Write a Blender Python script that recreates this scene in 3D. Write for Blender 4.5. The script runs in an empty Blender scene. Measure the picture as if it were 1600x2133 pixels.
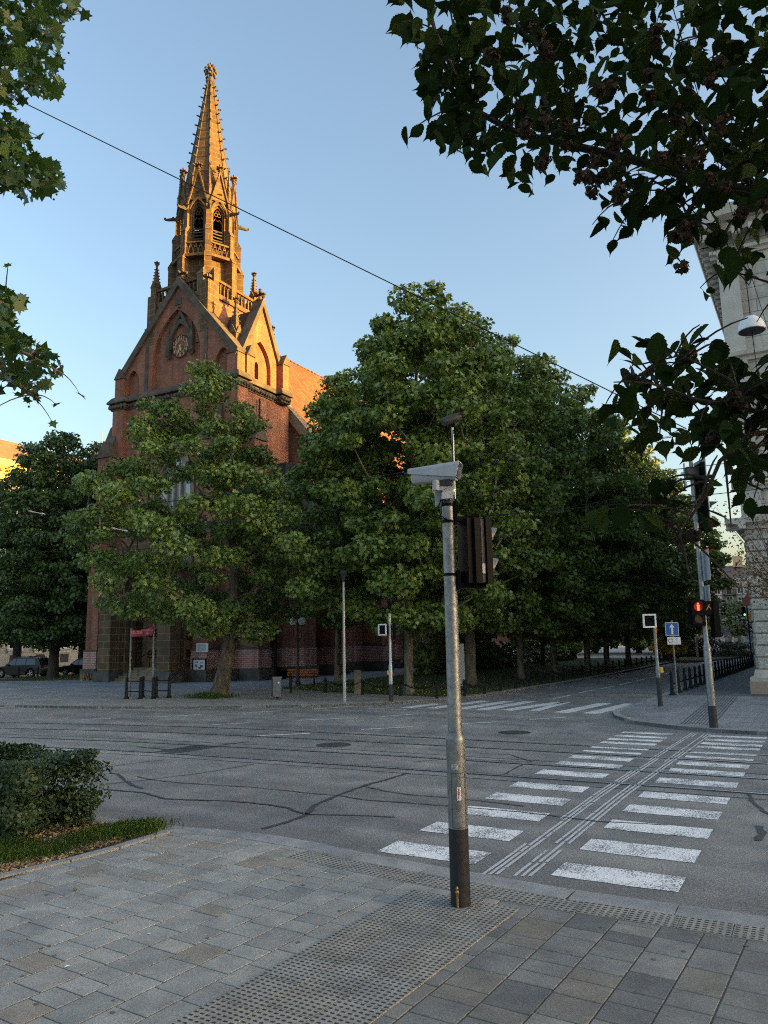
import bpy, bmesh, math, random
import numpy as np
from mathutils import Vector, Matrix
from mathutils.geometry import tessellate_polygon

random.seed(7); rng = np.random.default_rng(7)
S = bpy.context.scene
COL = S.collection
rad = math.radians

# ------------------------------------------------------------------ camera, sky, sun, exposure
FOC, PITCH, ROLL, YAW, CAMH = 1589.4, .166, -.018, -.513, 2.331
def cam_rows():
    cy, sy = math.cos(YAW), math.sin(YAW)
    f = np.array([sy*math.cos(PITCH), cy*math.cos(PITCH), math.sin(PITCH)])
    ri = np.array([cy, -sy, 0.]); up = np.cross(ri, f)
    c, s = math.cos(ROLL), math.sin(ROLL)
    return np.array([c*ri+s*up, -s*ri+c*up, f])
RM = cam_rows(); CAM = np.array([0., 0., CAMH])
cd = bpy.data.cameras.new('camera'); cam = bpy.data.objects.new('camera', cd); COL.objects.link(cam)
cd.sensor_fit = 'HORIZONTAL'; cd.sensor_width = 36; cd.lens = FOC/1600*36; cd.clip_end = 3000; cd.clip_start = .05
cam.matrix_world = Matrix(((RM[0][0], RM[1][0], -RM[2][0], 0), (RM[0][1], RM[1][1], -RM[2][1], 0),
                           (RM[0][2], RM[1][2], -RM[2][2], CAMH), (0, 0, 0, 1)))
S.camera = cam
SUN_EL, SUN_AZ = rad(5.6), rad(75)          # azimuth clockwise from +Y
W = bpy.data.worlds.new('World'); S.world = W; W.use_nodes = True
wn = W.node_tree; bg = wn.nodes['Background']
sky = wn.nodes.new('ShaderNodeTexSky'); sky.sky_type = 'NISHITA'; sky.sun_disc = False
sky.sun_elevation = SUN_EL; sky.sun_rotation = SUN_AZ; sky.altitude = 250
sky.air_density = 1.0; sky.dust_density = 5.5; sky.ozone_density = 1.3
wn.links.new(sky.outputs[0], bg.inputs[0]); bg.inputs[1].default_value = .15
sl = bpy.data.lights.new('sun', 'SUN'); sl.energy = 4.6; sl.angle = rad(.5); sl.color = (1, .52, .085)
sun = bpy.data.objects.new('sun', sl); COL.objects.link(sun)
sd = Vector((math.sin(SUN_AZ)*math.cos(SUN_EL), math.cos(SUN_AZ)*math.cos(SUN_EL), math.sin(SUN_EL)))
sun.rotation_euler = sd.to_track_quat('Z', 'Y').to_euler()
S.view_settings.view_transform = 'Standard'; S.view_settings.look = 'None'
S.view_settings.exposure = 2.22; S.view_settings.gamma = 1
S.cycles.max_bounces = 6; S.cycles.diffuse_bounces = 2; S.cycles.transparent_max_bounces = 8
S.cycles.use_denoising = False; S.cycles.filter_width = 1.1

# ------------------------------------------------------------------ measuring helpers (survey of the place)
def ray(x, y):
    d = RM.T @ np.array([(x-800)/FOC, -(y-1066.5)/FOC, 1.]); return d/math.hypot(d[0], d[1])
def gp(x, y, z=0.):
    d = ray(x, y); return CAM + d*((z-CAMH)/d[2])
def at(x, y, dist): return CAM + ray(x, y)*dist
RV = np.array([math.cos(YAW), -math.sin(YAW), 0]); FV = np.array([math.sin(YAW), math.cos(YAW), 0])

# ------------------------------------------------------------------ mesh builder
class MB:
    def __init__(s): s.v = []; s.f = []
    def add(s, v, f):
        n = len(s.v); s.v += [tuple(map(float, p)) for p in v]; s.f += [tuple(i+n for i in q) for q in f]; return s
    def box(s, x0, x1, y0, y1, z0, z1):
        return s.add([(x0,y0,z0),(x1,y0,z0),(x1,y1,z0),(x0,y1,z0),(x0,y0,z1),(x1,y0,z1),(x1,y1,z1),(x0,y1,z1)],
                     [(3,2,1,0),(4,5,6,7),(0,1,5,4),(1,2,6,5),(2,3,7,6),(3,0,4,7)])
    def obox(s, c, a, b, d):
        c, a, b, d = map(np.array, (c, a, b, d))
        P = [c-a-b-d, c+a-b-d, c+a+b-d, c-a+b-d, c-a-b+d, c+a-b+d, c+a+b+d, c-a+b+d]
        return s.add(P, [(3,2,1,0),(4,5,6,7),(0,1,5,4),(1,2,6,5),(2,3,7,6),(3,0,4,7)])
    def bbox(s, x0, x1, y0, y1, z0, z1, r=.02):      # box with chamfered edges
        bm = bmesh.new(); bmesh.ops.create_cube(bm, size=1)
        for v in bm.verts: v.co = ((x0+x1)/2+v.co.x*(x1-x0), (y0+y1)/2+v.co.y*(y1-y0), (z0+z1)/2+v.co.z*(z1-z0))
        bmesh.ops.bevel(bm, geom=bm.edges[:], offset=r, segments=2, affect='EDGES', profile=.5)
        bm.verts.index_update(); s.add([v.co for v in bm.verts], [[v.index for v in f.verts] for f in bm.faces]); bm.free(); return s
    def prism(s, poly, z0, z1):
        n = len(poly); v = [(x, y, z0) for x, y in poly]+[(x, y, z1) for x, y in poly]
        return s.add(v, [tuple(range(n))[::-1], tuple(range(n, 2*n))]+[(i, (i+1) % n, n+(i+1) % n, n+i) for i in range(n)])
    def extr(s, poly, o, ua, ub, d):                 # flat polygon swept along d
        o, ua, ub, d = map(np.array, (o, ua, ub, d)); n = len(poly)
        v = [o+ua*a+ub*b for a, b in poly]; v += [p+d for p in v]
        return s.add(v, [tuple(range(n))[::-1], tuple(range(n, 2*n))]+[(i, (i+1) % n, n+(i+1) % n, n+i) for i in range(n)])
    def holed(s, outer, holes, o, ua, ub, d, rim=False):   # wall polygon with openings, reveals along d
        o, ua, ub, d = map(np.array, (o, ua, ub, d)); loops = [outer]+holes
        flat = [p for l in loops for p in l]
        tri = tessellate_polygon([[Vector((a, b, 0)) for a, b in l] for l in loops])
        v = [o+ua*a+ub*b for a, b in flat]; N = len(v)
        s2 = v+[p+d for p in v]; f = [tuple(t) for t in tri]
        if rim: f += [tuple(i+N for i in t) for t in tri]
        k = 0
        for li, l in enumerate(loops):
            n = len(l)
            if li or rim: f += [(k+i, k+(i+1) % n, N+k+(i+1) % n, N+k+i) for i in range(n)]
            k += n
        return s.add(s2, f)
    def tube(s, pts, r, n=8, cap=True):
        P = [np.array(p, float) for p in pts]; m = len(P)
        R = list(r) if hasattr(r, '__len__') else [r]*m
        v = []; f = []; prev = None
        for i in range(m):
            t = P[min(i+1, m-1)]-P[max(i-1, 0)]; t = t/(np.linalg.norm(t)+1e-9)
            if prev is None:
                h = np.array([0, 0, 1.]) if abs(t[2]) < .9 else np.array([1., 0, 0]); a = np.cross(t, h)
            else: a = prev-t*np.dot(prev, t)
            a = a/(np.linalg.norm(a)+1e-9); prev = a; b = np.cross(t, a)
            for k in range(n):
                q = 2*math.pi*k/n; v.append(P[i]+R[i]*(math.cos(q)*a+math.sin(q)*b))
        for i in range(m-1):
            for k in range(n): f.append((i*n+k, i*n+(k+1) % n, (i+1)*n+(k+1) % n, (i+1)*n+k))
        if cap: f += [tuple(range(n))[::-1], tuple(range((m-1)*n, m*n))]
        return s.add(v, f)
    def lathe(s, prof, n=12, c=(0, 0, 0), rot=0.):
        v = []; f = []; m = len(prof)
        for r, z in prof:
            for k in range(n):
                q = 2*math.pi*k/n+rot; v.append((c[0]+r*math.cos(q), c[1]+r*math.sin(q), c[2]+z))
        for i in range(m-1):
            for k in range(n): f.append((i*n+k, i*n+(k+1) % n, (i+1)*n+(k+1) % n, (i+1)*n+k))
        f += [tuple(range(n))[::-1], tuple(range((m-1)*n, m*n))]
        return s.add(v, f)
    def ribbon(s, pts, w, z):                        # flat strip on the ground
        P = [np.array(p[:2], float) for p in pts]; m = len(P); v = []
        Wd = list(w) if hasattr(w, '__len__') else [w]*m
        for i in range(m):
            t = P[min(i+1, m-1)]-P[max(i-1, 0)]; t = t/(np.linalg.norm(t)+1e-9); nn = np.array([-t[1], t[0]])*Wd[i]/2
            v += [(*(P[i]-nn), z), (*(P[i]+nn), z)]
        return s.add(v, [(2*i, 2*i+2, 2*i+3, 2*i+1) for i in range(m-1)])
    def blob(s, c, r, j=.25):                        # small lumpy carved stone
        bm = bmesh.new(); bmesh.ops.create_icosphere(bm, subdivisions=1, radius=1)
        rr = r if hasattr(r, '__len__') else (r, r, r)
        vs = [(c[0]+v.co.x*rr[0]*random.uniform(1-j, 1+j), c[1]+v.co.y*rr[1]*random.uniform(1-j, 1+j), c[2]+v.co.z*rr[2]*random.uniform(1-j, 1+j)) for v in bm.verts]
        bm.verts.index_update(); s.add(vs, [[v.index for v in f.verts] for f in bm.faces]); bm.free(); return s
    def text(s, body, size, o, ua, ub, align='CENTER'):
        cu = bpy.data.curves.new('lettering', 'FONT'); cu.body = body; cu.size = size; cu.align_x = align; cu.align_y = 'CENTER'; cu.resolution_u = 3
        ob = bpy.data.objects.new('lettering', cu); COL.objects.link(ob)
        me = bpy.data.meshes.new_from_object(ob.evaluated_get(bpy.context.evaluated_depsgraph_get()))
        o, ua, ub = map(np.array, (o, ua, ub))
        s.add([o+ua*v.co.x+ub*v.co.y for v in me.vertices], [tuple(p.vertices) for p in me.polygons])
        bpy.data.objects.remove(ob); bpy.data.curves.remove(cu); bpy.data.meshes.remove(me); return s
    def build(s, name, mat, parent=None, org=(0, 0, 0), smooth=False, loc=None):
        me = bpy.data.meshes.new(name); o3 = np.array(org)
        me.from_pydata([tuple(np.array(p)-o3) for p in s.v], [], s.f)
        if mat: me.materials.append(mat)
        bm = bmesh.new(); bm.from_mesh(me); bmesh.ops.recalc_face_normals(bm, faces=bm.faces); bm.to_mesh(me); bm.free()
        if smooth:
            for p in me.polygons: p.use_smooth = True
            try: me.set_sharp_from_angle(angle=rad(38))
            except Exception: pass
        ob = bpy.data.objects.new(name, me); COL.objects.link(ob)
        if parent: ob.parent = parent
        if loc is not None: ob.location = loc
        elif parent is None: ob.location = org
        return ob

def tag(o, label, cat, group=None):
    o['label'] = label; o['category'] = cat
    if group: o['group'] = group
    return o
def thing(name, label, cat, loc=(0, 0, 0), rz=0., group=None):
    o = bpy.data.objects.new(name, None); COL.objects.link(o); o.location = tuple(map(float, loc)); o.rotation_euler = (0, 0, rz)
    o.empty_display_size = .2
    return tag(o, label, cat, group)
def struct(o, kind='structure'): o['kind'] = kind; return o
def dup(src, loc, rz, label, group=None):
    c = src.copy(); COL.objects.link(c); c.location = tuple(map(float, loc)); c.rotation_euler = (0, 0, rz); c['label'] = label
    if group: c['group'] = group
    for ch in list(src.children):
        d = ch.copy(); COL.objects.link(d); d.parent = c
        for g in list(ch.children):
            e = g.copy(); COL.objects.link(e); e.parent = d
    return c

# ------------------------------------------------------------------ materials
def nt(name):
    m = bpy.data.materials.new(name); m.use_nodes = True; t = m.node_tree
    return m, t, t.nodes['Principled BSDF'], t.nodes, t.links
def ramp(t, fac, stops):
    r = t.nodes.new('ShaderNodeValToRGB'); e = r.color_ramp.elements
    while len(e) < len(stops): e.new(.5)
    for i, (p, c) in enumerate(stops): e[i].position = p; e[i].color = (*c, 1) if len(c) == 3 else c
    t.links.new(fac, r.inputs[0]); return r.outputs[0]
def noise(t, scale, detail=4, vec=None, rough=.55):
    n = t.nodes.new('ShaderNodeTexNoise'); n.inputs['Scale'].default_value = scale; n.inputs['Detail'].default_value = detail; n.inputs['Roughness'].default_value = rough
    if vec is None:
        tc = t.nodes.new('ShaderNodeTexCoord'); vec = tc.outputs['Object']
    t.links.new(vec, n.inputs['Vector']); return n.outputs['Fac']
def mixc(t, fac, a, b, mode='MIX'):
    n = t.nodes.new('ShaderNodeMix'); n.data_type = 'RGBA'; n.blend_type = mode; ins = {i.identifier: i for i in n.inputs}
    for key, val in (('Factor_Float', fac), ('A_Color', a), ('B_Color', b)):
        if hasattr(val, 'is_output'): t.links.new(val, ins[key])
        elif isinstance(val, (int, float)): ins[key].default_value = val
        else: ins[key].default_value = (*val, 1)
    return [o for o in n.outputs if o.identifier == 'Result_Color'][0]
def bump(t, b, h, dist=.01, strength=1.):
    n = t.nodes.new('ShaderNodeBump'); n.inputs['Distance'].default_value = dist; n.inputs['Strength'].default_value = strength
    t.links.new(h, n.inputs['Height']); t.links.new(n.outputs[0], b.inputs['Normal'])
def plain(name, c, rough=.6, metal=0., var=.25, scale=6., bmp=0., c2=None, bs=40., bd=.004, detail=5, spec=.5):
    m, t, b, N, L = nt(name)
    f = noise(t, scale, detail)
    d = c2 if c2 else tuple(x*(1-var) for x in c)
    L.new(ramp(t, f, [(.3, d), (.7, tuple(min(1, x*(1+var*.5)) for x in c) if not c2 else c)]), b.inputs['Base Color'])
    b.inputs['Roughness'].default_value = rough; b.inputs['Metallic'].default_value = metal; b.inputs['Specular IOR Level'].default_value = spec
    if bmp: bump(t, b, noise(t, bs, 3), bd, bmp)
    return m
def wallvec(t):                                      # (along wall, height) for vertical and sloping faces
    tc = t.nodes.new('ShaderNodeTexCoord'); sp = t.nodes.new('ShaderNodeSeparateXYZ'); t.links.new(tc.outputs['Object'], sp.inputs[0])
    gn = t.nodes.new('ShaderNodeNewGeometry'); sn = t.nodes.new('ShaderNodeSeparateXYZ'); t.links.new(gn.outputs['True Normal'], sn.inputs[0])
    def ab(o):
        a = t.nodes.new('ShaderNodeMath'); a.operation = 'ABSOLUTE'; t.links.new(o, a.inputs[0]); return a.outputs[0]
    g = t.nodes.new('ShaderNodeMath'); g.operation = 'GREATER_THAN'; t.links.new(ab(sn.outputs[0]), g.inputs[0]); t.links.new(ab(sn.outputs[1]), g.inputs[1])
    mx = t.nodes.new('ShaderNodeMix'); mx.data_type = 'FLOAT'; t.links.new(g.outputs[0], mx.inputs[0]); t.links.new(sp.outputs[0], mx.inputs[2]); t.links.new(sp.outputs[1], mx.inputs[3])
    cb = t.nodes.new('ShaderNodeCombineXYZ'); t.links.new(mx.outputs[0], cb.inputs[0]); t.links.new(sp.outputs[2], cb.inputs[1])
    return cb.outputs[0]
def brick(name, a, b2, mortar, w=.3, h=.09, ms=.012, rough=.85, stain=.35, bmp=.5, bd=.01, off=.5, stainc=(.05, .04, .035), bias=0., nscale=.5):
    m, t, b, N, L = nt(name); vec = wallvec(t)
    br = N.new('ShaderNodeTexBrick'); L.new(vec, br.inputs['Vector']); br.offset = off
    br.inputs['Color1'].default_value = (*a, 1); br.inputs['Color2'].default_value = (*b2, 1); br.inputs['Mortar'].default_value = (*mortar, 1)
    br.inputs['Scale'].default_value = 1; br.inputs['Mortar Size'].default_value = ms; br.inputs['Brick Width'].default_value = w; br.inputs['Row Height'].default_value = h
    br.inputs['Mortar Smooth'].default_value = .2; br.inputs['Bias'].default_value = bias
    f = noise(t, nscale, 6); c = mixc(t, 1., br.outputs['Color'], ramp(t, noise(t, 2.2, 6), [(.25, (.72,)*3), (.75, (1.15,)*3)]), 'MULTIPLY')
    st = ramp(t, f, [(.52, (0,)*3), (.75, (stain,)*3)])
    tq = N.new('ShaderNodeTexCoord'); mq = N.new('ShaderNodeMapping'); mq.inputs['Scale'].default_value = (1.6, 1.6, .1); L.new(tq.outputs['Object'], mq.inputs[0])
    c = mixc(t, 1., c, ramp(t, noise(t, 1., 5, mq.outputs[0]), [(.35, (.7, .68, .66)), (.62, (1.1,)*3)]), 'MULTIPLY')
    c = mixc(t, st, c, stainc); L.new(c, b.inputs['Base Color']); b.inputs['Roughness'].default_value = rough
    iv = N.new('ShaderNodeMath'); iv.operation = 'SUBTRACT'; iv.inputs[0].default_value = 1; L.new(br.outputs['Fac'], iv.inputs[1]); bump(t, b, iv.outputs[0], bd, bmp)
    return m
def leafmat(name, cols, trans=.16, rough=.42, spec=.45):
    m, t, b, N, L = nt(name)
    g = N.new('ShaderNodeNewGeometry')
    c = ramp(t, g.outputs['Random Per Island'], [(i/(len(cols)-1), k) for i, k in enumerate(cols)])
    cc = mixc(t, 1., c, ramp(t, noise(t, .9, 4), [(.3, (.62, .66, .62)), (.7, (1.25, 1.2, 1.1))]), 'MULTIPLY')
    L.new(cc, b.inputs['Base Color']); b.inputs['Roughness'].default_value = rough
    b.inputs['Specular IOR Level'].default_value = spec
    tr = N.new('ShaderNodeBsdfTranslucent'); L.new(mixc(t, 1., cc, (1.15, 1.25, .5), 'MULTIPLY'), tr.inputs[0])
    ms = N.new('ShaderNodeMixShader'); ms.inputs[0].default_value = trans
    L.new(b.outputs[0], ms.inputs[1]); L.new(tr.outputs[0], ms.inputs[2]); L.new(ms.outputs[0], N['Material Output'].inputs[0])
    return m
def emis(name, c, s):
    m, t, b, N, L = nt(name); b.inputs['Base Color'].default_value = (*c, 1); b.inputs['Emission Color'].default_value = (*c, 1); b.inputs['Emission Strength'].default_value = s; return m
def paintmark(name, c=(.72, .72, .70), wear=.5, scale=55., lo=.08):
    m, t, b, N, L = nt(name)
    f = noise(t, scale, 3, rough=.7); g = noise(t, 2.2, 3)
    ad = N.new('ShaderNodeMath'); ad.operation = 'MULTIPLY_ADD'; L.new(g, ad.inputs[0]); ad.inputs[1].default_value = .5; L.new(f, ad.inputs[2])
    L.new(ramp(t, ad.outputs[0], [(wear+.14, (lo,)*3), (wear+.22, c)]), b.inputs['Base Color']); b.inputs['Roughness'].default_value = .75
    return m
def asphalt():
    m, t, b, N, L = nt('asphalt')
    a1 = noise(t, 42, 3, rough=.8); a2 = noise(t, 120, 2, rough=.8); mid = noise(t, 1.3, 6); big = noise(t, .16, 4)
    c = mixc(t, .45, ramp(t, a1, [(.32, (.085, .083, .08)), (.5, (.228, .219, .204)), (.68, (.525, .503, .462))]), ramp(t, a2, [(.3, (.1, .098, .095)), (.5, (.233, .224, .208)), (.7, (.505, .488, .452))]))
    c = mixc(t, 1., c, ramp(t, mid, [(.3, (.74, .74, .75)), (.7, (1.16, 1.15, 1.13))]), 'MULTIPLY')
    c = mixc(t, 1., c, ramp(t, big, [(.38, (.8, .8, .82)), (.62, (1.16, 1.15, 1.12))]), 'MULTIPLY')
    tc = N.new('ShaderNodeTexCoord'); mp = N.new('ShaderNodeMapping'); mp.inputs['Scale'].default_value = (.05, 1.1, 1); L.new(tc.outputs['Object'], mp.inputs[0])
    c = mixc(t, 1., c, ramp(t, noise(t, 1., 3, mp.outputs[0]), [(.36, (.8,)*3), (.6, (1.1,)*3)]), 'MULTIPLY')      # wheel tracks along the street
    st = ramp(t, noise(t, 3.1, 3), [(.68, (0,)*3), (.76, (.55,)*3)]); c = mixc(t, st, c, (.09, .088, .085))             # oil and tyre stains
    L.new(c, b.inputs['Base Color']); L.new(ramp(t, mid, [(.3, (.6,)*3), (.7, (.8,)*3)]), b.inputs['Roughness']); bump(t, b, a1, .008, .8); return m
def slabmat(name, cols, fine=160., bm_=.35):
    m, t, b, N, L = nt(name); g = N.new('ShaderNodeNewGeometry')
    c = ramp(t, g.outputs['Random Per Island'], [(i/(len(cols)-1), k) for i, k in enumerate(cols)])
    c = mixc(t, 1., c, ramp(t, noise(t, 60, 3, rough=.8), [(.3, (.7,)*3), (.7, (1.28,)*3)]), 'MULTIPLY')
    c = mixc(t, 1., c, ramp(t, noise(t, 3.2, 7, rough=.65), [(.32, (.68, .68, .68)), (.7, (1.16, 1.15, 1.12))]), 'MULTIPLY')
    c = mixc(t, ramp(t, noise(t, 11, 4), [(.62, (0,)*3), (.72, (.35,)*3)]), c, (.2, .2, .19))
    L.new(c, b.inputs['Base Color']); b.inputs['Roughness'].default_value = .68; bump(t, b, noise(t, fine, 3), .003, bm_); return m
def paver(name, a, b2, mortar, w, h, ms, bmp=.4):    # laid slabs seen at a distance
    m, t, b, N, L = nt(name); tc = N.new('ShaderNodeTexCoord'); br = N.new('ShaderNodeTexBrick'); L.new(tc.outputs['Object'], br.inputs['Vector'])
    br.inputs['Color1'].default_value = (*a, 1); br.inputs['Color2'].default_value = (*b2, 1); br.inputs['Mortar'].default_value = (*mortar, 1)
    br.inputs['Scale'].default_value = 1; br.inputs['Mortar Size'].default_value = ms; br.inputs['Brick Width'].default_value = w; br.inputs['Row Height'].default_value = h
    c = mixc(t, 1., br.outputs['Color'], ramp(t, noise(t, .7, 6), [(.3, (.75,)*3), (.7, (1.15,)*3)]), 'MULTIPLY')
    L.new(c, b.inputs['Base Color']); b.inputs['Roughness'].default_value = .6
    bump(t, b, noise(t, 3, 4), .02, bmp); return m
def galv():
    m, t, b, N, L = nt('galvanised_steel'); tc = N.new('ShaderNodeTexCoord'); v = N.new('ShaderNodeTexVoronoi'); v.inputs['Scale'].default_value = 55; L.new(tc.outputs['Object'], v.inputs['Vector'])
    f = mixc(t, .5, ramp(t, v.outputs['Color'], [(.2, (.15, .16, .17)), (.8, (.3, .31, .32))]), ramp(t, noise(t, 9, 6), [(.3, (.1, .108, .118)), (.7, (.33, .34, .345))]))
    L.new(f, b.inputs['Base Color']); b.inputs['Metallic'].default_value = .75; L.new(ramp(t, noise(t, 30, 4), [(.3, (.38,)*3), (.7, (.62,)*3)]), b.inputs['Roughness']); bump(t, b, noise(t, 60, 3), .001, .5); return m
def glassm(name='window_glass', c=(.03, .035, .04), rough=.06):
    m, t, b, N, L = nt(name); b.inputs['Base Color'].default_value = (*c, 1); b.inputs['Roughness'].default_value = rough; b.inputs['Specular IOR Level'].default_value = .9; bump(t, b, noise(t, 1.5, 2), .02, .15); return m
def bark(name, stops, scale=(3, 3, 1.)):
    m, t, b, N, L = nt(name); tc = N.new('ShaderNodeTexCoord'); mp = N.new('ShaderNodeMapping'); mp.inputs['Scale'].default_value = scale; L.new(tc.outputs['Object'], mp.inputs[0])
    f = noise(t, 2.2, 6, mp.outputs[0]); L.new(ramp(t, f, stops), b.inputs['Base Color']); b.inputs['Roughness'].default_value = .9; bump(t, b, noise(t, 7, 5, mp.outputs[0]), .03, .8); return m
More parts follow.
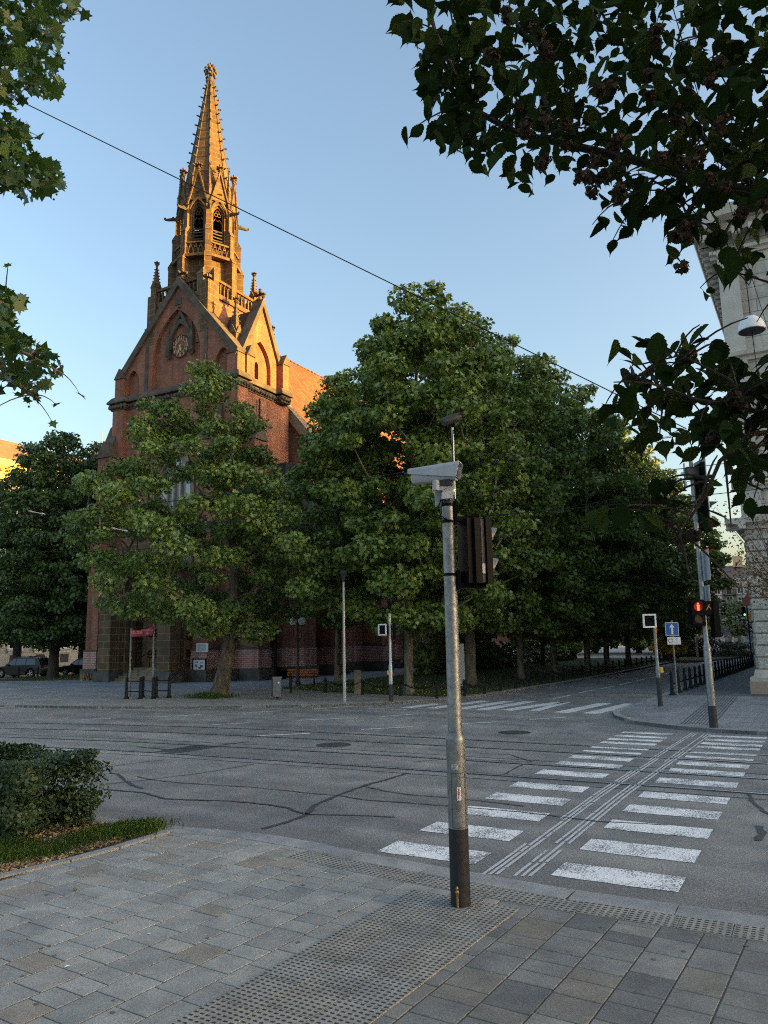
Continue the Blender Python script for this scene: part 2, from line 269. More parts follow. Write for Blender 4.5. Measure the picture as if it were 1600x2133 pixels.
M = dict(
    asphalt=asphalt(), seal=plain('bitumen_seal', (.06, .06, .062), .55, var=.3), mark=paintmark('white_road_paint', (.9, .89, .86), wear=.535, scale=48, lo=.2), mark2=paintmark('worn_road_paint', (.72, .71, .68), wear=.47, scale=30, lo=.2),
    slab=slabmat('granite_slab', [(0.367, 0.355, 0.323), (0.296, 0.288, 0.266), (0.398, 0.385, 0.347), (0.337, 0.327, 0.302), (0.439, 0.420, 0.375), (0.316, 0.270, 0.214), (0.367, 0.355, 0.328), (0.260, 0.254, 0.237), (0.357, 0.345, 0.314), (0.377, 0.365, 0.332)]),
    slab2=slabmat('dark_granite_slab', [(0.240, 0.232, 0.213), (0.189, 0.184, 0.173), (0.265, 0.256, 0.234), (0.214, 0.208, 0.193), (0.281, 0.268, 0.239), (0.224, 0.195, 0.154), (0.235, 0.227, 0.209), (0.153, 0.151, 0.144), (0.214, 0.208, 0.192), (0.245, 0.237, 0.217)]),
    tact=slabmat('tactile_slab', [(0.316, 0.305, 0.275), (0.347, 0.330, 0.294), (0.347, 0.315, 0.261)]), tact_shade=plain('tactile_shade', (.035, .035, .036), .9), joint=plain('sand_joint', (.085, .081, .074), .95, scale=60),
    kerb=slabmat('granite_kerb', [(.34, .335, .325), (.29, .29, .285), (.37, .365, .35)]),
    farpave=paver('far_pavement_slabs', (.36, .335, .3), (.28, .265, .245), (.17, .165, .155), .6, .3, .012), plaza=paver('plaza_slabs', (.3, .31, .33), (.21, .22, .24), (.15, .15, .155), .9, .6, .015),
    rpave=paver('right_pavement_slabs', (.3, .3, .3), (.23, .23, .232), (.15, .15, .15), .5, .3, .012), tarmac=plain('dark_tarmac', (.12, .12, .122), .75, var=.25, scale=20),
    rail=plain('steel_rail', (.62, .64, .67), .38, .7, var=.2), groove=plain('rail_groove', (.022, .022, .024), .5),
    brick=brick('red_brick', (.34, .118, .064), (.225, .075, .043), (.29, .205, .145), .3, .095, .009, bias=-.1),
    brickp=brick('pink_glazed_brick', (.48, .2, .165), (.38, .14, .11), (.6, .5, .43), .32, .11, .018, stain=.15),
    sand=brick('brown_sandstone', (.145, .09, .042), (.088, .056, .028), (.34, .24, .13), .85, .42, .012, stain=.6, stainc=(.03, .026, .022), nscale=.35),
    dstone=plain('dark_sandstone', (.105, .088, .068), .9, var=.55, scale=1.3, bmp=.6, bs=14, bd=.02), trim=plain('pale_sandstone', (.27, .21, .145), .9, var=.45, scale=1.6, bmp=.5, bs=18, bd=.015),
    plinth=plain('plinth_stone', (.085, .08, .074), .85, var=.6, scale=1.1, bmp=.4), tiles=brick('red_roof_tiles', (.29, .125, .05), (.19, .075, .032), (.07, .032, .018), .24, .2, .02, stain=.3, bd=.03),
    dtiles=brick('dark_roof_tiles', (.07, .045, .038), (.045, .032, .03), (.02, .018, .018), .26, .18, .02, stain=.3, bd=.03), slate=brick('grey_slate', (.06, .06, .065), (.04, .04, .044), (.02, .02, .02), .3, .16, .015, stain=.2),
    lead=plain('lead_sheet', (.2, .215, .23), .5, .3, var=.3), dglass=glassm(), pglass=glassm('pale_leaded_glass', (.32, .36, .4), .15), gold=plain('gilded_metal', (.55, .44, .24), .55, .3, var=.2), wood=plain('oak_boards', (.2, .115, .05), .6, var=.5, scale=3),
    iron=plain('black_iron', (.013, .014, .016), .5, 0, var=.4, spec=.2), black=plain('black_plastic', (.004, .004, .005), .45, 0, var=.3, spec=.08), dgrey=plain('dark_grey_plastic', (.04, .042, .046), .5, spec=.25), galv=galv(), silver=plain('silver_paint', (.42, .44, .46), .4, .5, var=.15),
    lgrey=plain('light_grey_casing', (.4, .43, .47), .4, 0, var=.12), white=plain('white_enamel', (.75, .76, .77), .4, var=.1), sign_blue=plain('sign_blue', (.02, .12, .42), .35, var=.1), yellow=plain('yellow_plastic', (.8, .42, .02), .4, var=.1),
    red=plain('sign_red', (.5, .03, .03), .4), cream=brick('cream_ashlar', (.66, .63, .56), (.6, .57, .51), (.3, .285, .25), 1.25, .52, .018, stain=.15, bd=.02, stainc=(.25, .24, .22)),
    creamp=plain('cream_render', (.55, .53, .48), .85, var=.15, scale=1.5), rust=plain('rusticated_stone', (.54, .52, .47), .95, var=.35, scale=9, bmp=1., bs=16, bd=.06), pink=plain('pink_granite', (.4, .29, .23), .6, var=.2, scale=50),
    bcream=plain('cornice_stone', (.58, .55, .49), .85, var=.2, scale=2), facade=plain('buff_facade', (.42, .385, .31), .85, var=.15, scale=.8), ochre=plain('buff_cornice', (.55, .42, .2), .8, var=.12, scale=1), copper=plain('brown_roof', (.26, .16, .08), .7, var=.25, scale=1.2),  # bcream: plain stone tone for cornice, mouldings and string courses
    shabby=plain('peeling_grey_render', (.6, .56, .48), .95, var=.6, scale=.7), sroof=plain('dull_brown_roof', (.13, .105, .09), .8, var=.3, scale=2), wwall=plain('whitewashed_wall', (.72, .72, .72), .8, var=.15, scale=.6), orange=plain('buff_render', (.55, .42, .26), .85, var=.1), rroof=plain('red_tile_roof', (.3, .1, .06), .8, var=.3, scale=2),
    carp=plain('dark_grey_car_paint', (.028, .032, .037), .22, .5, var=.1), carb=plain('black_car_paint', (.012, .012, .014), .2, .3, var=.1), tyre=plain('tyre_rubber', (.015, .015, .015), .9), rim=plain('alloy_rim', (.5, .5, .52), .3, .9, var=.1), tail=plain('tail_lamp_red', (.3, .01, .01), .2), plast=plain('car_trim', (.03, .03, .032), .6),
    soil=plain('bark_mulch', (.14, .085, .045), .95, var=.6, scale=60, c2=(.035, .022, .014), bmp=1., bs=60, bd=.03), mulch=leafmat('mulch_chips', [(0.450, 0.285, 0.150), (0.180, 0.105, 0.053), (0.600, 0.420, 0.240), (0.300, 0.180, 0.090)], 0., .9),
    lawn=plain('lawn_soil', (.045, .06, .018), .95, var=.4, scale=8, bmp=.8, bs=30, bd=.03), grass=leafmat('grass_blades', [(.075, .13, .026), (.11, .185, .04), (.15, .21, .055), (.085, .15, .032)], .4), dandel=leafmat('yellow_flowers', [(.7, .5, .03), (.6, .42, .02)], .2),
    barkf=bark('plane_bark', [(.3, (.045, .034, .025)), (.5, (.095, .072, .05)), (.68, (.17, .135, .095))]), barkl=bark('pale_plane_bark', [(.3, (.06, .05, .037)), (.5, (.13, .11, .08)), (.7, (.24, .21, .155))], (3, 3, .6)), barkd=bark('dark_bark', [(.3, (.03, .026, .022)), (.6, (.07, .06, .05))]), barkk=bark('cherry_bark', [(.3, (.02, .016, .014)), (.7, (.05, .04, .035))]),
    leaff=leafmat('plane_leaves', [(0.102, 0.170, 0.037), (0.155, 0.242, 0.055), (0.195, 0.286, 0.071), (0.123, 0.196, 0.047), (0.235, 0.302, 0.084)]), leafd=leafmat('dark_plane_leaves', [(0.094, 0.160, 0.035), (0.147, 0.221, 0.048), (0.186, 0.262, 0.057), (0.120, 0.181, 0.038)]), leaft=leafmat('lime_leaves', [(0.048, 0.101, 0.029), (0.074, 0.130, 0.035), (0.096, 0.156, 0.048)]),
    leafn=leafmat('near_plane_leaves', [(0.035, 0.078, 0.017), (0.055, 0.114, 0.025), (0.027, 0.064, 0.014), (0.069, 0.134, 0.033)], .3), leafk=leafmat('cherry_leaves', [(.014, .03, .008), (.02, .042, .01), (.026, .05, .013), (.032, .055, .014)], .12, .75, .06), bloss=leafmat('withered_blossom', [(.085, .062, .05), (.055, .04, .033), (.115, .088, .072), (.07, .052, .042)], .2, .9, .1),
    leafp=leafmat('reddish_leaves', [(.26, .14, .06), (.17, .095, .05), (.33, .18, .07), (.15, .12, .055)]), leafh=leafmat('hedge_leaves', [(0.027, 0.056, 0.017), (0.045, 0.079, 0.027), (0.061, 0.098, 0.034), (0.035, 0.064, 0.021)], .3, .4), leafy=leafmat('yellow_leaves', [(.85, .66, .04), (.75, .58, .04), (.9, .75, .1)], .4), leafw=leafmat('white_blossom', [(.5, .52, .42), (.6, .6, .52)], .3), leafv=leafmat('purple_leaves', [(.05, .03, .03), (.08, .04, .035)], .3),
    led=emis('red_walker_light', (1, .13, .04), .55), led2=emis('dim_red_light', (.5, .01, .006), .12), ledg=emis('green_light', (.15, .8, .5), .45), orangel=plain('orange_reflector', (.6, .2, .06), .5), banner=plain('banner_cloth', (.5, .03, .09), .7, var=.2, scale=3), bannert=plain('banner_lettering', (.85, .6, .25), .6), globe=plain('opal_globe', (.85, .87, .88), .2, var=.15), bwood=plain('orange_brown_slats', (.33, .12, .04), .55, var=.3), paper=plain('printed_paper', (.72, .74, .78), .6, var=.05), ink=plain('print_ink', (.12, .12, .14), .7), green=plain('green_chalk', (.12, .42, .2), .8), copperb=plain('brass', (.3, .2, .1), .5, .6),
)

# ------------------------------------------------------------------ leaves and foliage
def outline(kind):
    if kind == 'star':      # plane leaf, five pointed lobes
        p = [(0,-.5),(.16,-.3),(.44,-.34),(.3,-.1),(.5,.1),(.22,.12),(0,.5),(-.22,.12),(-.5,.1),(-.3,-.1),(-.44,-.34),(-.16,-.3)]
    elif kind == 'tri': p = [(0,-.5),(.38,-.2),(.22,.05),(.3,.28),(0,.5),(-.3,.28),(-.22,.05),(-.38,-.2)]
    elif kind == 'oval': p = [(0,-.5),(.26,-.2),(.28,.1),(0,.5),(-.28,.1),(-.26,-.2)]
    elif kind == 'saw':     # serrated ovate leaf with a drawn-out tip
        R = [(-.5,.02),(-.44,.14),(-.36,.22),(-.335,.19),(-.25,.285),(-.22,.25),(-.13,.325),(-.1,.285),(-.01,.33),(.02,.285),(.1,.3),(.13,.25),(.2,.235),(.23,.18),(.3,.15),(.33,.1),(.44,.04),(.66,.0)]
        p = [(x, y) for y, x in R]+[(-x, y) for y, x in R[::-1][1:]]
    elif kind == 'chip': p = [(-.5,-.2),(.5,-.25),(.45,.2),(-.4,.25)]
    elif kind == 'blade': p = [(-.035,-.5),(.035,-.5),(.028,.1),(.0,.5),(-.028,.1)]
    else: p = [(math.cos(a)*.5*(1+.35*math.cos(3*a)), math.sin(a)*.5*(1+.3*math.sin(5*a))) for a in np.linspace(0, 2*math.pi, 9)[:-1]]
    return np.array(p)
def leaves(name, mat, parent, C, Nn, D, size, kind, org=(0, 0, 0), fold=.18, curl=.12):
    """C centres, Nn normals, D pointing directions, size per leaf: one foliage mesh."""
    C = np.asarray(C, float)-np.array(org); n = len(C); o = outline(kind); k = len(o)
    Nn = Nn/np.linalg.norm(Nn, axis=1, keepdims=True); D = D-Nn*(D*Nn).sum(1, keepdims=True); D = D/(np.linalg.norm(D, axis=1, keepdims=True)+1e-9)
    X = np.cross(D, Nn); sz = np.broadcast_to(np.asarray(size, float), (n,))
    lx, ly = o[:, 0], o[:, 1]; lz = np.abs(lx)*fold-curl*(ly*ly)*1.2
    V = C[:, None, :]+sz[:, None, None]*(X[:, None, :]*lx[None, :, None]+D[:, None, :]*ly[None, :, None]+Nn[:, None, :]*lz[None, :, None])
    me = bpy.data.meshes.new(name); me.vertices.add(n*k); me.vertices.foreach_set('co', V.reshape(-1).astype(np.float32))
    me.loops.add(n*k); me.loops.foreach_set('vertex_index', np.arange(n*k, dtype=np.int32))
    me.polygons.add(n); me.polygons.foreach_set('loop_start', np.arange(0, n*k, k, dtype=np.int32)); me.polygons.foreach_set('loop_total', np.full(n, k, dtype=np.int32))
    me.materials.append(mat); me.update(); me.validate()
    ob = bpy.data.objects.new(name, me); COL.objects.link(ob)
    if parent: ob.parent = parent
    return ob
def rdir(n): v = rng.normal(size=(n, 3)); return v/np.linalg.norm(v, axis=1, keepdims=True)
def crown_leaves(clumps, per, size, kind, name, mat, parent, up=.45, jit=.35):
    P, Nn, D, Sz = [], [], [], []
    for c, r in clumps:
        m = max(8, int(per*r*r)); d = rdir(m); rr = r*(rng.random(m)**.45)
        P.append(np.array(c)+d*rr[:, None]*np.array([1, 1, .55])); Nn.append(d*.55+np.array([0, 0, up])+rng.normal(size=(m, 3))*.6)
        D.append(d*np.array([1, 1, .3])+np.array([0, 0, -.55])+rng.normal(size=(m, 3))*.4); Sz.append(size*rng.uniform(1-jit, 1+jit, m))
    return leaves(name, mat, parent, np.concatenate(P), np.concatenate(Nn), np.concatenate(D), np.concatenate(Sz), kind)
def curve3(a, b, c, n=6):
    a, b, c = map(np.array, (a, b, c)); return [(1-t)**2*a+2*t*(1-t)*b+t*t*c for t in np.linspace(0, 1, n)]
def make_clumps(prof, n, rmin, rmax, seed, depth=.95, sep=.55):
    """prof: (height, offset along camera right, half width); returns clump centres inside the crown volume."""
    g = random.Random(seed); zs = [p[0] for p in prof]; out = []; tries = 0
    while len(out) < n and tries < n*60:
        tries += 1; z = g.uniform(zs[0], zs[-1]); off = np.interp(z, zs, [p[1] for p in prof]); w = np.interp(z, zs, [p[2] for p in prof])
        if g.random() > (w/max(p[2] for p in prof)): continue
        a = g.uniform(0, 2*math.pi); q = g.random()**.42; r = g.uniform(rmin, rmax); e = max(w-r*.45, .15)*q
        c = RV*(off+e*math.cos(a))+FV*(depth*e*math.sin(a))+np.array([0, 0, z])
        if any(np.linalg.norm(c-k) < sep*(r+s) for k, s in out): continue
        out.append((c, r))
    return out
def tree(name, label, base, prof, trunk, n, rr, per, lsz, lkind, lmat, bmat, seed, group=None, cat='tree', depth=.95, sep=.55, extra=()):
    t = thing(name, label, cat, base, 0, group); g = random.Random(seed)
    cl = make_clumps(prof, n, rr[0], rr[1], seed, depth, sep)+[(RV*a+FV*b+np.array([0, 0, z]), r) for a, b, z, r in extra]
    mb = MB(); pts = [np.array(p[0]) for p in trunk]; mb.tube(pts, [p[1] for p in trunk], 10)
    nodes = []
    for a, b_ in zip(pts[:-1], pts[1:]):
        for q in np.linspace(0, 1, 9): nodes.append(a+(b_-a)*q)
    zlo = trunk[len(trunk)//2][0][2]*.75; nodes = [p for p in nodes if p[2] > zlo] or [pts[-1]]; top_ = nodes[0]
    for c, r in sorted(cl, key=lambda k: np.hypot(*(k[0]-top_)[:2])+.35*abs(k[0][2]-top_[2])):
        NA = np.array(nodes); d = c-NA; L_ = np.linalg.norm(d, axis=1); L_ = L_+np.where(d[:, 2] < .25*np.hypot(d[:, 0], d[:, 1]), 1.2, 0); a = NA[int(np.argmin(L_))]
        ln = np.linalg.norm(c-a); m = (a+c)/2+np.array([g.uniform(-.12, .12), g.uniform(-.12, .12), g.uniform(-.02, .22)])*ln
        r0 = .012+.011*ln; cv = curve3(a, m, c, 6); mb.tube(cv, [r0*(1.6-.24*i) for i in range(6)], 5, False); nodes += cv[2:]
        for _ in range(3):
            e = np.array([g.uniform(-1, 1), g.uniform(-1, 1), g.uniform(-.3, .6)])*r*.85; mb.tube([c-(c-m)*.2, c+e*.6, c+e], [.012, .009, .004], 4, False)
    mb.build('trunk', bmat, t, smooth=True)
    crown_leaves(cl, per, lsz, lkind, 'crown', lmat, t); return t

# ------------------------------------------------------------------ ground, road, pavements, markings
FZ = .085
struct(MB().box(-900, 900, -900, 900, -.3, -.06).build('ground', M['tarmac']))
struct(MB().add([(-140, -60, 0), (220, -60, 0), (220, 240, 0), (-140, 240, 0)], [(0, 1, 2, 3)]).build('road', M['asphalt']))
def kerbline(pts, w, z0, z1, n=.9):
    mb = MB(); P = [np.array(p, float) for p in pts]; segs = []
    for a, b in zip(P[:-1], P[1:]):                  # individual kerb stones
        L = np.linalg.norm(b-a); k = max(1, round(L/n))
        for i in range(k): segs.append((a+(b-a)*(i/k), a+(b-a)*((i+1)/k-.008/L)))
    for a, b in segs:
        t = (b-a)/np.linalg.norm(b-a); nn = np.array([-t[1], t[0]])*w; q = z1+random.uniform(-.002, .002)
        mb.add([(*a, z0), (*b, z0), (*(b+nn), z0), (*(a+nn), z0), (*a, q), (*b, q), (*(b+nn), q), (*(a+nn), q)], [(4, 5, 6, 7), (0, 1, 5, 4), (1, 2, 6, 5), (2, 3, 7, 6), (3, 0, 4, 7)])
    return mb
FK = [(-70, 8.5), (-58, 12.2), (-45, 15.6), (-36, 17.7), (-28.3, 19.3), (-23.6, 20.05), (-20, 21.2), (-16.8, 22.75), (-14.3, 24.6), (-13, 26.3), (-12.35, 27.8), (-12.05, 29.5), (-11.7, 33.7), (-11.35, 40), (-11.2, 50), (-11.2, 82), (-13.5, 87), (-20, 89)]
struct(MB().prism(FK[3:-1]+[(-20, 87), (-50.5, 87), (-50.5, 16)], -.05, FZ).build('far_pavement', M['farpave']))
struct(kerbline(FK[::-1], -.22, -.04, FZ+.006).build('far_kerb', M['kerb']))
struct(MB().prism([(-50, 24.2), (-24.3, 29.6), (-24.0, 30.7), (-23.9, 87), (-50, 87)], .06, FZ+.005).build('church_plaza', M['plaza']))
RK = [(-5.25, 92), (-5.3, 60), (-5.6, 30), (-5.72, 25.3), (-5.77, 24.1), (-5.4, 22.85), (-4.6, 21.5), (-3.5, 20.75), (-2.3, 20.25), (0, 20), (60, 20)]
struct(MB().prism(RK+[(60, 60), (0, 92)], -.05, FZ).build('right_pavement', M['rpave']))
struct(kerbline(RK, .2, -.04, FZ+.006).build('right_kerb', M['kerb']))
struct(MB().prism([(-5.3, 31.1), (20, 31.1), (20, 92), (-5.0, 92)], .06, FZ+.004).build('right_tarmac_path', M['tarmac']))
mb = MB()
for i in range(10): mb.ribbon([(-3.35+i*.085, 21.2), (-3.65+i*.085, 30.9)], .03, FZ+.007)
struct(mb.build('right_tactile_strip', M['tarmac']))
# near pavement: dark bed of joints, single granite slabs, kerb, tactile slabs
NK = [(-30, 7.5), (-8.6, 7.55), (-7.5, 7.56), (-6.8, 7.7), (-6.06, 7.78), (-5.4, 7.72), (-4.57, 7.58), (-3.7, 7.48), (-3, 7.42), (-2.2, 7.36), (-1.3, 7.37), (1, 7.4), (40, 7.4)]
NI = [(x, y-.29) for x, y in NK]
kin = lambda x: np.interp(x, [p[0] for p in NI], [p[1] for p in NI])
NZ = .035
EDG = lambda y: np.interp(y, [-6, 2, 5.2, 5.9, 6.5, 7.3], [-7.79, -7.59, -7.385, -7.245, -7.185, -7.205])
struct(MB().prism([(-30, -25), (60, -25)]+[(x, y-.02) for x, y in NK[::-1]], -.05, NZ-.0055).build('near_pavement_bed', M['joint']))
struct(kerbline([(x, y) for x, y in NK[::-1]], .29, -.04, NZ+.002).build('near_kerb', M['kerb']))
mb = MB(); mb_r = MB(); ang = rad(3.2); Av = np.array([math.sin(ang), math.cos(ang)]); Bv = np.array([math.cos(ang), -math.sin(ang)]); O2 = np.array([-3.56, 6.2])
b = -5.0
while b < 6.5:
    wd = .34 if -.05 < b < 1.1 else random.choice([.3, .32, .34]); a = -7.0+random.uniform(-.3, .3)
    while a < 1.6:
        ln = random.choice([.2, .26, .32, .32, .4]); g = .0055
        q = [O2+Bv*(b+g)+Av*(a+g), O2+Bv*(b+wd-g)+Av*(a+g), O2+Bv*(b+wd-g)+Av*(a+ln-g), O2+Bv*(b+g)+Av*(a+ln-g)]
        ky = [kin(p[0])-.006 for p in q]
        if not all(p[1] > k for p, k in zip(q, ky)) and not all(p[0] < EDG(p[1]) for p in q):
            q = [np.array([max(p[0], EDG(p[1])), min(p[1], k)]) for p, k in zip(q, ky)]
            z = [NZ+random.uniform(-.0015, .0015)+.001*math.sin(p[0]*3) for p in q]; c = sum(q)/4; e = .004
            top = [(*(p+(c-p)*e/max(.05, np.linalg.norm(c-p))*1.4), zz) for p, zz in zip(q, z)]
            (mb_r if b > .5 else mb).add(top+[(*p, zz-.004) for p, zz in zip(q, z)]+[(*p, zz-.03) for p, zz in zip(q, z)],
                   [(0, 1, 2, 3)]+[(i, (i+1) % 4, 4+(i+1) % 4, 4+i) for i in range(4)]+[(4+i, 4+(i+1) % 4, 8+(i+1) % 4, 8+i) for i in range(4)])
        a += ln
    b += wd
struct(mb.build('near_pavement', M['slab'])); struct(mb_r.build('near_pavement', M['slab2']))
mt, ms_ = MB(), MB()
def ttile(p, u, v, w, l, rows, cols):
    P = [p+u*.004+v*.004, p+u*(w-.004)+v*.004, p+u*(w-.004)+v*(l-.004), p+u*.004+v*(l-.004)]; z = NZ+.006+random.uniform(0, .0015)
    mt.add([(*q, z) for q in P]+[(*q, z-.03) for q in P], [(0, 1, 2, 3)]+[(i, (i+1) % 4, 4+(i+1) % 4, 4+i) for i in range(4)])
    for i in range(cols):
        for j in range(rows):
            c = p+u*(w*(i+.5)/cols)+v*(l*(j+.5)/rows); hx, hy = u*w/cols*.27, v*l/rows*.2
            ms_.add([(*(c-hx-hy), z+.0015), (*(c+hx-hy*.7), z+.0015), (*(c+hx+hy), z+.0015), (*(c-hx+hy*.8), z+.0015)], [(0, 1, 2, 3)])  # dark quads stand in for the shade between raised tactile ridges
for k in range(3):
    for j in range(14): ttile(O2+Bv*(.352*k)+Av*(.1*(k % 2)+.08-.42*(j+1)+.42), Bv, Av, .35, .42, 9, 7)
x = -5.25
while x < -.8:
    y1 = kin(x+.2)-.01; u = np.array([.4, kin(x+.4)-kin(x)]); u = u/np.linalg.norm(u); ttile(np.array([x, y1-.3]), u, np.array([-u[1], u[0]]), .4, .3, 6, 7); x += .402
struct(mt.build('tactile_paving', M['tact'])); struct(ms_.build('tactile_paving_shade', M['tact_shade']))
struct(MB().add([(-30, -25, .0425), (-7.34, -25, .0425), (-7.34, 7.3, .0425), (-30, 7.3, .0425)], [(0, 1, 2, 3)]).build('planting_bed', M['soil']))
struct(kerbline([(-7.32, 7.3), (-7.30, 6.5), (-7.36, 5.9), (-7.5, 5.2), (-7.7, 2), (-7.9, -6)], .11, 0, .062).build('bed_edging', M['kerb']))
# road paint
ZY = [(7.79, 8.29), (8.83, 9.35), (9.9, 10.4), (10.93, 11.42), (11.95, 12.42), (13.22, 13.7), (14.33, 14.72), (15.15, 15.56), (16.08, 16.32), (16.71, 16.95), (17.49, 17.82), (18.1, 18.43), (18.73, 19.05), (19.45, 19.77)]
mb = MB()
for y0, y1 in ZY:
    sh = max(0, y0-13)*.012
    for x0, x1 in ((-4.56, -3.39), (-2.57, -1.375)):
        n = 8; v = [(x0+sh+(x1-x0)*i/n+random.uniform(-.006, .006)*(0 < i < n), y, .005) for y in (y0, y1) for i in range(n+1)]
        v = [(px, py+random.uniform(-.012, .012), pz) for px, py, pz in v]
        mb.add(v, [(i, i+1, n+2+i, n+1+i) for i in range(n)])
struct(mb.build('zebra_crossing_markings', M['mark']))
mb = MB()
for k, x0 in enumerate((-3.18, -3.12, -3.06, -2.88, -2.81, -2.745)):
    y = 7.52+.03*k
    while y < 19.9:
        l = random.choice([.25, .5, .9, 1.3]) if y < 10.5 else random.choice([1.2, 2.2])
        if not (8.62 < y < 8.9 and random.random() < .8) and not any(abs(y-r) < .12 for r in (12.9, 14.25, 15.9, 17)):
            y1 = min(y+l, 19.95); f = lambda q: x0+max(0, q-12)*.03
            mb.ribbon([(f(y), y), (f((y+y1)/2)+random.uniform(-.004, .004), (y+y1)/2), (f(y1), y1)], .036, .0055)
        y += l+random.uniform(.015, .05)
struct(mb.build('crossing_guide_strips', paintmark('guide_strip_paint', (.55, .55, .54), .44)))
mb = MB(); pxq = lambda *q: mb.add([(*gp(*p)[:2], .005) for p in q], [(0, 1, 2, 3)])
for p, q, w in [((170,1499),(230,1497),.1),((320,1494),(420,1489),.12),((495,1486),(585,1481),.12),((650,1477),(735,1472),.12),((443,1510),(520,1506),.1),((618,1501),(710,1497),.12),((795,1493),(874,1487),.12),((535,1533),(645,1528),.12),((752,1520),(862,1514),.12),((960,1508),(1035,1504),.11),((1103,1499),(1180,1494),.12),
                ((1148,1457),(1190,1448),.12),((1205,1444),(1238,1437),.12),((1250,1435),(1280,1429),.12),((1290,1427),(1315,1421),.12),((1325,1419),(1345,1414),.12),((1355,1412),(1370,1409),.12),((1385,1404),(1400,1400),.12)]: mb.ribbon([gp(*p), gp(*q)], w, .005)
for a, b2 in [((845,1475),(912,1466)),((897,1476),(1012,1460)),((960,1477),(1060,1461)),((1003,1479),(1107,1461)),((1053,1480),(1167,1463)),((1167,1485),(1262,1465)),((1229,1487),(1317,1466))]:
    p, q = gp(*a), gp(*b2); mb.ribbon([p, q], .5, .005)
mb.ribbon([gp(1112,1481), gp(1180,1463)], .35, .005); mb.ribbon([(-13.9, 23.3), (-12.3, 23.3)], .1, .005)
struct(mb.build('lane_markings', M['mark2']))
mb = MB()
for w, pts in [(.06, [(228,1611),(246,1613),(262,1628),(280,1638),(297,1643)]), (.035, [(287,1618),(310,1624),(372,1631),(531,1641),(637,1652),(706,1658),(770,1668),(850,1673),(935,1680),(1080,1692),(1250,1712),(1390,1720)]), (.05, [(215,1645),(300,1652),(345,1665),(480,1669),(560,1677),(600,1684),(625,1693),(645,1698)]),
               (.07, [(548,1727),(600,1713),(640,1697),(655,1678),(710,1655),(757,1638),(800,1626),(850,1611)]), (.04, [(640,1697),(730,1699),(822,1703)]), (.035, [(757,1638),(800,1648),(850,1656),(930,1662),(1010,1670),(1090,1680)]), (.03, [(218,1634),(300,1626),(420,1611),(530,1592)]), (.03, [(213,1600),(280,1590),(345,1583)]), (.03, [(1050,1614),(1080,1597),(1108,1587)]),
               (.03, [(860,1588),(950,1580),(1100,1588)]), (.05, [(1560,1655),(1568,1672),(1590,1690),(1612,1702)]), (.09, [(1583,1722),(1588,1740),(1578,1752)]), (.05, [(285,1556),(350,1562),(430,1556),(520,1545)]), (.03, [(1000,1570),(1060,1572),(1110,1588)])]:
    P = [gp(*p)[:2] for p in pts]; Q = []
    for a, b2 in zip(P[:-1], P[1:]):
        k = max(2, int(np.linalg.norm(b2-a)/.12))
        for i in range(k): Q.append(a+(b2-a)*i/k+np.array([random.uniform(-.012, .012), random.uniform(-.012, .012)]))
    Q.append(P[-1]); mb.ribbon(Q, [w*random.uniform(.6, 1.25) for _ in Q], .0085)
RL = {'a': [(-60, 3.6), (-45, 8.8), (-33, 12.5), (-22.6, 15.44), (-19.07, 16.15), (-15.63, 16.7), (-13.3, 16.9), (-8, 16.95), (60, 17.05)], 'b': [(-60, 2.4), (-45, 7.6), (-33, 11.2), (-21.1, 14.4), (-16.2, 15.32), (-14.4, 15.5), (-10.3, 15.76), (-5.5, 15.85), (60, 15.95)],
      'c': [(-60, .5), (-45, 5.7), (-33, 9.4), (-19.1, 13.05), (-15, 13.62), (-11.4, 13.92), (-8, 14.1), (-2, 14.22), (60, 14.3)], 'd': [(-60, -.8), (-45, 4.4), (-33, 8.0), (-17.4, 11.9), (-14.7, 12.35), (-12.4, 12.55), (-7.3, 12.77), (-2, 12.92), (60, 13)]}
for k, r in RL.items(): mb.ribbon(r, .15, .0035)
mb.ribbon([(x, y-.42) for x, y in RL['d'][2:]], .03, .0042); mb.ribbon([(x, y+.45) for x, y in RL['c'][2:]], .03, .0042)
mb.add([(*gp(*p)[:2], .0045) for p in [(315,1567),(360,1571),(455,1556),(400,1553)]], [(0, 1, 2, 3)])
struct(mb.build('road_crack_seals', M['seal']))
for k, lab in (('a', 'tram rail furthest from the camera, in the outer pair beside the lane dashes'), ('b', 'tram rail second furthest, inner rail of the far track'), ('c', 'tram rail third from the church side, inner rail of the near track'), ('d', 'tram rail nearest the camera, next to the cracked asphalt')):
    t = thing('tram_rail', lab, 'rail', (0, 0, 0), 0, 'tram rails in the street')
    MB().ribbon(RL[k], .075, .0105).build('rail_head', M['rail'], t); MB().ribbon([(x, y+.05) for x, y in RL[k]], .04, .0095).build('groove', M['groove'], t)
for px, lab, r in (((695,1552), 'round manhole cover between the two tram tracks', .33), ((1072,1526), 'round manhole cover in the turning area beyond the rails', .33)):
    c = gp(*px); t = thing('manhole_cover', lab, 'manhole', (c[0], c[1], .004), 0, 'manhole covers')
    MB().lathe([(.0, .004), (r, .004), (r, 0)], 24).build('cover', M['seal'], t); mb = MB(); mb.lathe([(r+.07, 0), (r+.07, .003), (r, .003)], 24); mb.build('frame', M['seal'], t)
struct(MB().ribbon([gp(262,1554), gp(285,1552)], .05, .006).ribbon([gp(287,1553), gp(310,1557), gp(345,1557)], .06, .006).build('chalk_mark', M['green']))
